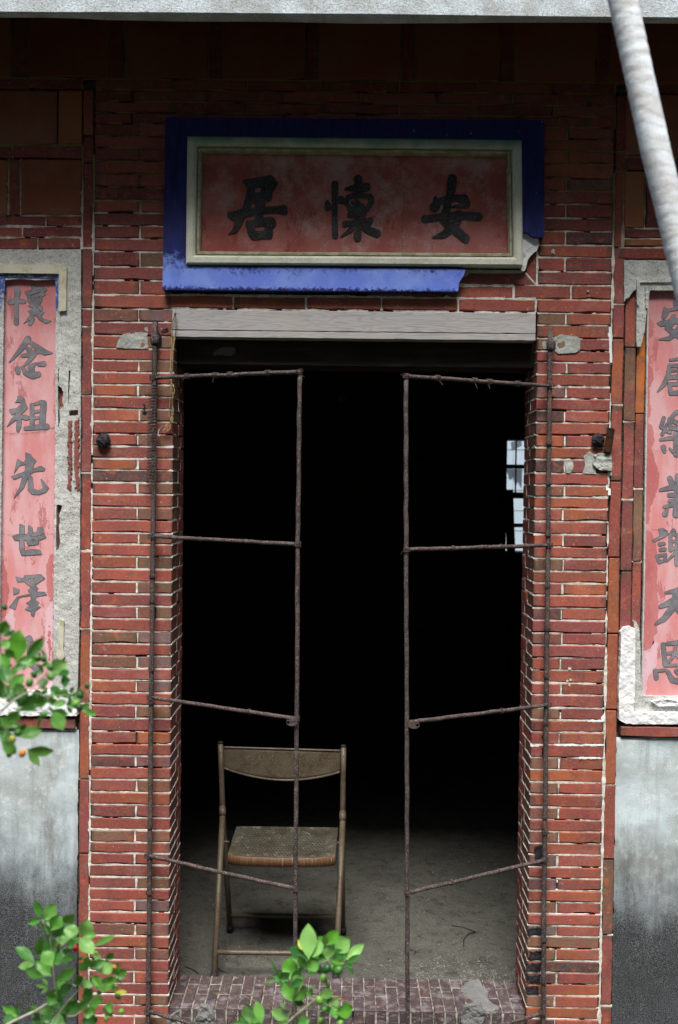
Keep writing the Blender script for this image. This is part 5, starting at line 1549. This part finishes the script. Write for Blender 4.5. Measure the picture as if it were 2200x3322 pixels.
# grit and small stones on the floor
m = MB(); rr = random.Random(3)
for k in range(9000):
    x = rr.uniform(-.75, .85); y = TD + .02 + 2.3 * rr.random() ** 1.6
    if rr.random() < .35: x = rr.gauss(.45, .13); y = TD + .02 + abs(rr.gauss(0, .12))
    if abs(x) > .95: continue
    r = rr.uniform(.0008, .0028) * (1.8 if rr.random() < .04 else 1)
    zf = float(0.0)
    b0 = len(m.v)
    h = [rr.uniform(.7, 1.3) for _ in range(5)]
    m.v += [(x + r * h[0], y, zf), (x, y + r * h[1], zf), (x - r * h[2], y, zf), (x, y - r * h[3], zf), (x + r * .2, y, zf + r * h[4])]
    m.f += [(b0, b0 + 1, b0 + 4), (b0 + 1, b0 + 2, b0 + 4), (b0 + 2, b0 + 3, b0 + 4), (b0 + 3, b0, b0 + 4)]
gv = []
for (x, y, z) in m.v:
    gv.append((x, y, z + .0005))
# rest the grit on the uneven floor
A = np.array(gv); A[:, 2] += fbm(A[:, 0] * 3.1, A[:, 1] * 3.1, 4) * .018
m.v = [tuple(q) for q in A]
o = m.build('grit', M_STONE); o['kind'] = 'stuff'
def floorz(x, y): return float(fbm(np.array([x * 3.1]), np.array([y * 3.1]), 4)[0]) * .018
def floor_pt(px, py):
    d = CM.to_3x3() @ Vector(((px - 1100) / FPX, -(py - 1661) / FPX, -1)); t = -CAMP.z / d.z; p = CAMP + d * t
    p.z = floorz(p.x, p.y) + .003; return p
m = MB(); m.tube([floor_pt(*q) for q in ((1466, 3003), (1500, 3008), (1525, 3018), (1543, 3028), (1520, 3034), (1505, 3050), (1503, 3070))], .0018, 5)
m.lone('dry_stalk', M_DARKWOOD, 'thin dark curled dry stalk lying on the floor inside the doorway', 'stalk')
for (pts_, lb) in (([(600, 3140), (625, 3147), (645, 3158)], 'short dark twig on the floor beside the left pier'), ([(708, 3138), (722, 3147), (740, 3153)], 'short dark twig on the floor by the chair front foot'), ([(1330, 3075), (1350, 3082), (1342, 3092)], 'tiny bent straw on the floor right of the inner gate pole')):
    m = MB(); m.tube([floor_pt(*q) for q in pts_], .0016, 5); m.lone('twig', M_DARKWOOD, lb, 'twig')

# ================================================================== PLANTS
def leaf_obj(P, b, t, wd, col, Yd, roll=None, fold=None):
    """b, t world points, wd world width"""
    d = t - b; L = d.length
    if L < 1e-5: return
    d.normalize()
    view = (CAMP - b).normalized()
    side = d.cross(view).normalized()
    nrm = side.cross(d).normalized()
    a = roll if roll is not None else random.uniform(-.55, .55)
    s2 = side * math.cos(a) + nrm * math.sin(a); n2 = nrm * math.cos(a) - side * math.sin(a)
    wd = wd / max(.5, math.cos(a))
    nl, nw = 10, 4
    m = MB(); fold_ = random.uniform(.12, .42); cup = random.uniform(-.02, .12); bend = random.uniform(-.10, .16); wv = random.uniform(0, 6)
    for i in range(nl + 1):
        u = i / nl
        wl = (math.sin(math.pi * u ** 1.15) ** .95) * 1.04
        if u < .12: wl *= .8
        for j in range(-nw // 2, nw // 2 + 1):
            v = j / (nw / 2)
            p = b + d * (L * u) + s2 * (v * wl * wd / 2) + n2 * (cup * wd * (v * v) * .5 + fold_ * wd * abs(v) * .5 * min(1, wl + .2) + bend * L * math.sin(math.pi * u) * .5 + .03 * wd * math.sin(wv + u * 9 + v))
            m.v.append(tuple(p))
    r_ = nw + 1
    for i in range(nl):
        for j in range(nw):
            q = i * r_ + j; m.f.append((q, q + 1, q + r_ + 1, q + r_))
    o = m.build('leaf', M_LEAF, P, smooth=True)
    o.color = col
    return o
GREENS = [(.125, .37, .055), (.09, .29, .055), (.17, .44, .08), (.05, .18, .04), (.24, .50, .16)]
def plant(label, f, dist, leaves, berries, stems, scale, base, group='leafy shrub branches in the foreground'):
    P = thing('shrub', label, 'shrub', base, group)
    Yd = CAMP.y + dist
    def D(q, dy=0): 
        x, y = f(*q[:2]); return W(x, y, Yd + dy)
    pxm = dist / FPX * scale
    for lf in leaves:
        b, t, wd = lf[:3]
        dy = random.uniform(-.05, .05)
        col = GREENS[random.choices(range(5), [30, 20, 28, 12, 10])[0]]
        if len(lf) > 3: col = {'d': (.045, .17, .035), 'l': (.27, .55, .15), 'y': (.50, .58, .06), 'm': (.14, .44, .045)}[lf[3]]
        v = random.uniform(.85, 1.15); col = tuple(q * v for q in col) + (1,)
        leaf_obj(P, D(b, dy), D(t, dy + random.uniform(-.018, .018)), wd * pxm * 1.26, col, Yd)
    for lf in list(leaves) * 2:
        if random.random() < .72:
            (bx_, by_), (tx_, ty_), wd = lf[0], lf[1], lf[2]
            ll = math.hypot(tx_ - bx_, ty_ - by_); an = math.atan2(ty_ - by_, tx_ - bx_) + random.choice((-1, 1)) * random.uniform(.7, 1.6)
            ll *= random.uniform(.5, .85); dy = random.uniform(.03, .14)
            col = tuple(q * random.uniform(.8, 1.1) for q in random.choice([GREENS[3], GREENS[1], GREENS[0], (.035, .13, .035)])) + (1,)
            leaf_obj(P, D((bx_, by_), dy), D((bx_ + math.cos(an) * ll, by_ + math.sin(an) * ll), dy), min(wd, ll * .5) * pxm * 1.1, col, Yd)
    for bb in berries:
        x, y, r, k = bb
        c = {'g': (.06, .20, .03), 'd': (.02, .09, .02), 'l': (.16, .36, .05), 'r': (.55, .02, .02), 'o': (.60, .22, .03), 'n': (.25, .14, .05), 'y': (.30, .33, .05)}[k]
        m = MB(); m.ball((0, 0, 0), r * pxm, 12, 9, (.9, .9, 1.12))
        rot = Matrix.Rotation(random.uniform(-1, 1), 4, 'Y')
        ctr = D((x, y), random.uniform(-.06, .03))
        m.v = [tuple(rot @ Vector(v) + ctr) for v in m.v]
        o = m.build('berry', M_BERRY, P, smooth=True); o.color = (*c, 1)
    for st, r0, r1, mt in stems:
        pts = [D(q) for q in st]
        # smooth
        pp = []
        for a_, b_ in zip(pts[:-1], pts[1:]):
            for k in range(4): pp.append(a_.lerp(b_, k / 4))
        pp.append(pts[-1]); n = len(pp)
        m = MB(); m.tube(pp, [(r0 + (r1 - r0) * i / (n - 1)) * pxm for i in range(n)], 8); m.build('stem', mt, P, smooth=True)
    first = D(stems[0][0][0])
    m = MB(); g0 = Vector(base); m.tube([g0, g0.lerp(first, .5) + Vector((0, .02, 0)), first], [.008, .005, stems[0][1] * pxm], 8); m.build('trunk', M_PALEBARK, P, smooth=True)
    return P
fA = lambda x, y: (x * .287, 2850 + y * .287)
LA = [((470,460),(400,240),75),((500,480),(620,280),120),((560,590),(670,400),125),((590,640),(715,530),90),((715,500),(840,400),90),((930,660),(985,450),135,'l'),((790,690),(845,520),125,'l'),((700,770),(720,640),115,'l'),((890,670),(1060,860),115,'l'),((1060,760),(1310,640),50),
      ((400,960),(170,775),85),((420,860),(460,650),90),((640,870),(490,720),130,'d'),((590,1000),(480,820),120),((610,960),(690,850),80),((690,910),(850,890),50),((590,1110),(410,940),115),((510,1110),(290,1020),80),((630,1160),(850,1030),100),((550,1220),(400,1200),34),
      ((680,1310),(830,1210),105),((970,1050),(910,940),85,'l'),((990,1000),(1000,870),80),((1000,1010),(1190,930),80),((1160,1070),(1290,970),95,'l'),((1080,1060),(1140,1010),70),((1290,1090),(1345,940),90),((1320,1090),(1440,1040),75),((1190,1280),(1225,1110),125),((940,1240),(1000,1150),115,'l'),
      ((1070,1210),(1135,1110),120),((1000,1400),(950,1240),110),((1010,1430),(1180,1380),95),((1070,1520),(940,1510),95),((1170,1440),(1280,1480),85),((760,1530),(870,1360),120,'d'),((660,1400),(530,1310),100),((600,1530),(430,1440),75,'l'),((410,1480),(280,1530),60),((210,1560),(30,1440),72),
      ((180,1580),(30,1600),70,'d'),((470,1640),(380,1540),85,'d'),((740,1640),(580,1600),120),((990,1560),(1080,1640),95),((1190,910),(1295,840),60,'d'),((1290,1290),(1440,1285),42,'y'),((620,900),(760,850),60,'d'),((870,700),(760,780),70,'d'),((730,860),(800,800),90,'d'),((700,560),(800,600),70,'d'),((560,680),(500,650),50,'d'),
      ((680,1500),(660,1380),80,'d'),((830,1500),(1020,1380),60,'d'),((900,1200),(860,1090),90,'d'),((1100,1650),(920,1600),100,'d'),((520,1500),(560,1640),80,'d'),((1240,1560),(1240,1480),60),((350,1530),(420,1440),70),((660,1250),(540,1290),60),((1200,1180),(1320,1150),80),((1050,870),(1150,900),50)]
BA = [(850,785,36,'r'),(910,895,26,'g'),(1090,840,22,'l'),(1295,1000,27,'o'),(1325,1125,20,'l'),(1315,1215,22,'l'),(1120,1290,28,'g'),(1335,1335,32,'d'),(1370,1505,33,'l'),(1200,1590,27,'l'),(1245,1510,34,'g'),(655,760,28,'n'),(1030,1120,24,'n')]
SA = [([(-60,1760),(90,1645),(420,1490),(540,1410),(640,1330)],20,12,M_PALEBARK),([(640,1330),(620,1200),(600,1000),(570,700),(480,460)],11,5,M_TWIG),([(600,1640),(650,1540),(760,1400),(900,1240),(960,1110)],9,6,M_TWIG),([(760,1560),(850,1550),(1000,1430),(1150,1250),(1300,1090)],9,5,M_TWIG),([(610,900),(780,740),(890,670)],7,5,M_TWIG),([(1100,850),(1130,920)],4,4,M_TWIG),([(1170,1440),(1190,1540)],5,4,M_TWIG),([(1280,1505),(1345,1505)],4,4,M_TWIG),([(600,1640),(420,1760)],14,10,M_PALEBARK)]
plant('leafy shrub with a red berry in the bottom left corner before the blackened plaster', fA, 1.75, LA, BA, SA, .287, (-.95, -1.7, -.16))
fB = lambda x, y: (x * .2408, 1950 + y * .2408)
LB_ = [((215,825),(265,385),215,'m'),((340,770),(585,480),115),((0,440),(70,250),130),((130,1020),(10,700),175),((10,620),(130,540),120,'l'),((150,470),(60,400),90,'d'),((100,1240),(330,980),140),((350,860),(200,900),90,'d'),((240,830),(440,760),90),((160,1240),(345,1140),130),
       ((240,1420),(630,1290),150,'d'),((440,1390),(645,1345),95),((560,1480),(200,1455),44,'d'),((110,1640),(250,1470),130),((0,1560),(170,1690),120),((240,1830),(575,1745),140),((690,1480),(850,1745),150),((360,1990),(735,2010),110),((10,1870),(215,2060),120),((680,950),(905,810),190,'l'),
       ((780,1000),(940,950),80,'d'),((540,1170),(630,1050),110,'d'),((830,1100),(955,1060),135,'d'),((680,1220),(810,1165),90),((1040,1250),(1135,1200),90),((1100,1450),(1305,1535),72),((650,820),(535,640),36,'d'),((590,960),(490,840),46,'d'),((1000,1350),(1110,1280),110),((690,1400),(900,1375),80),
       ((20,850),(100,1120),120,'d'),((-20,1000),(60,1240),90,'d'),((-30,1300),(110,1180),100),((20,1750),(-60,1650),100,'d'),((0,1300),(60,1100),120,'d'),((940,1250),(1110,1330),100,'d'),((780,1180),(930,1300),90),((900,1420),(1080,1390),80,'d'),((500,1300),(480,1180),100),((60,640),(190,760),90,'d'),((0,1800),(150,1790),110,'d'),((560,1260),(700,1360),80,'d')]
BB = [(60,80,44,'d'),(460,990,48,'d'),(590,780,44,'d'),(510,770,48,'g'),(680,1020,56,'l'),(400,1100,58,'g'),(1175,1140,38,'d'),(1080,1270,48,'d'),(600,1530,44,'g'),(240,1770,52,'g'),(170,1860,52,'y'),(305,2050,52,'o'),(125,2060,44,'g'),(1020,1380,58,'l'),(1070,1430,50,'d'),(820,1220,34,'g'),(680,1450,30,'g'),(130,1320,46,'g'),(680,890,40,'g')]
SB = [([(-120,1620),(0,1490),(150,1360),(400,1210),(560,1040),(650,950)],20,8,M_PALEBARK),([(400,1210),(640,1290),(900,1260),(1050,1310)],9,6,M_TWIG),([(150,1360),(90,1230),(20,1000),(0,700)],9,6,M_TWIG),([(210,820),(180,1000),(120,1240)],6,6,M_TWIG),([(1060,1180),(1130,1150)],5,4,M_TWIG),([(650,950),(640,800),(545,650)],6,5,M_TWIG),([(240,1470),(120,1640),(60,1800),(150,1900)],7,5,M_TWIG),([(640,1290),(690,1480)],6,5,M_TWIG),([(-60,1700),(0,1490)],20,12,M_PALEBARK)]
plant('leafy shrub with one orange berry at the left edge before the pink panel foot', fB, 1.45, LB_, BB, SB, .2408, (-.98, -2.0, -.16))
fC = lambda x, y: (740 + x * .2934, 2950 + y * .2934)
LC = [((890,560),(885,150),145,'l'),((900,540),(1065,335),110,'l'),((870,470),(775,325),62,'y'),((1085,400),(1215,220),110,'m'),((1070,400),(1080,275),58,'l'),((1190,480),(1350,310),150,'l'),((1100,560),(1090,410),120,'l'),((1150,540),(1295,470),100,'d'),((1300,560),(1505,385),85,'l'),((1290,590),(1465,500),52,'d'),
      ((860,620),(765,510),64),((870,660),(1010,560),125),((570,775),(452,540),22),((560,770),(690,700),70),((690,790),(680,525),140,'m'),((720,840),(830,740),105),((700,850),(845,790),72,'d'),((720,1030),(630,790),110),((730,1000),(865,830),130),((250,1260),(215,1030),120),((380,1265),(300,1010),90),((680,1200),(478,1120),95,'l'),
      ((1000,970),(1170,900),82,'l'),((1100,1050),(1250,1000),64,'l'),((1180,1130),(1385,1090),120,'m'),((1150,1070),(1190,1215),70),((770,1270),(905,1210),92),((30,1270),(165,1250),44),((1000,490),(1080,560),52,'d'),((1120,560),(1290,590),50),((620,1340),(560,1260),80),((930,960),(860,900),50),((640,1100),(580,1040),30)]
BC = [(1010,665,42,'d'),(1090,655,48,'d'),(1160,650,44,'g'),(1220,672,48,'g'),(1060,765,42,'l'),(1105,835,28,'g'),(915,870,28,'g'),(1010,1005,46,'l'),(1200,1085,38,'l'),(1060,1110,34,'g'),(1020,1230,34,'l'),(1240,1258,34,'l'),(1235,1000,18,'o')]
SC = [([(560,1350),(640,1268),(760,1160),(900,1050),(970,990)],16,10,M_TWIG),([(640,1268),(700,1100),(740,980),(840,790),(1000,600),(1100,560)],12,6,M_TWIG),([(870,700),(885,560)],6,5,M_TWIG),([(1100,560),(1290,565)],6,5,M_TWIG),([(560,1350),(420,1300),(300,1240)],8,6,M_TWIG),([(1040,900),(1050,800)],6,5,M_TWIG),([(970,990),(1080,1050),(1180,1100)],7,5,M_TWIG),([(1100,560),(1150,630)],6,5,M_TWIG),([(1000,1060),(1015,1210)],5,4,M_TWIG)]
plant('light green shrub sprig with green berries at bottom centre before the doorstep', fC, 1.85, LC, BC, SC, .2934, (-.12, -1.6, -.16))

# slender ringed palm stem leaning across the upper right corner
pd = 1.70
Yp = CAMP.y + pd
palm = thing('palm_tree', 'slender pale grey ringed palm stem leaning through the top right corner', 'tree', (.86, Yp, -.16))
ctrl = [(1860, -760), (1945, -350), (2021, 0), (2075, 250), (2130, 500), (2188, 740), (2240, 960), (2310, 1250), (2400, 1700)]
cw = [W(x, y, Yp) for x, y in ctrl] + [Vector((.80, Yp, .9)), Vector((.86, Yp, -.16))]
pp = []; rr_ = []
tot = 0
for a_, b_ in zip(cw[:-1], cw[1:]):
    n = max(4, int((b_ - a_).length / .0036))
    for k in range(n):
        t = k / n; p_ = a_.lerp(b_, t); pp.append(p_)
        tot += (b_ - a_).length / n
        ring = .5 + .5 * math.sin(tot * 2 * math.pi / .0195 + 1.2 * math.sin(tot * 31))
        rr_.append(.0228 * (1 + .022 * (ring ** 3) * (.5 + .5 * math.sin(tot * 17)) + .015 * math.sin(tot * 23)))
m = MB(); m.tube(pp, rr_, 18, .012, cap=True)
m.build('trunk', M_PALM, palm, smooth=True)
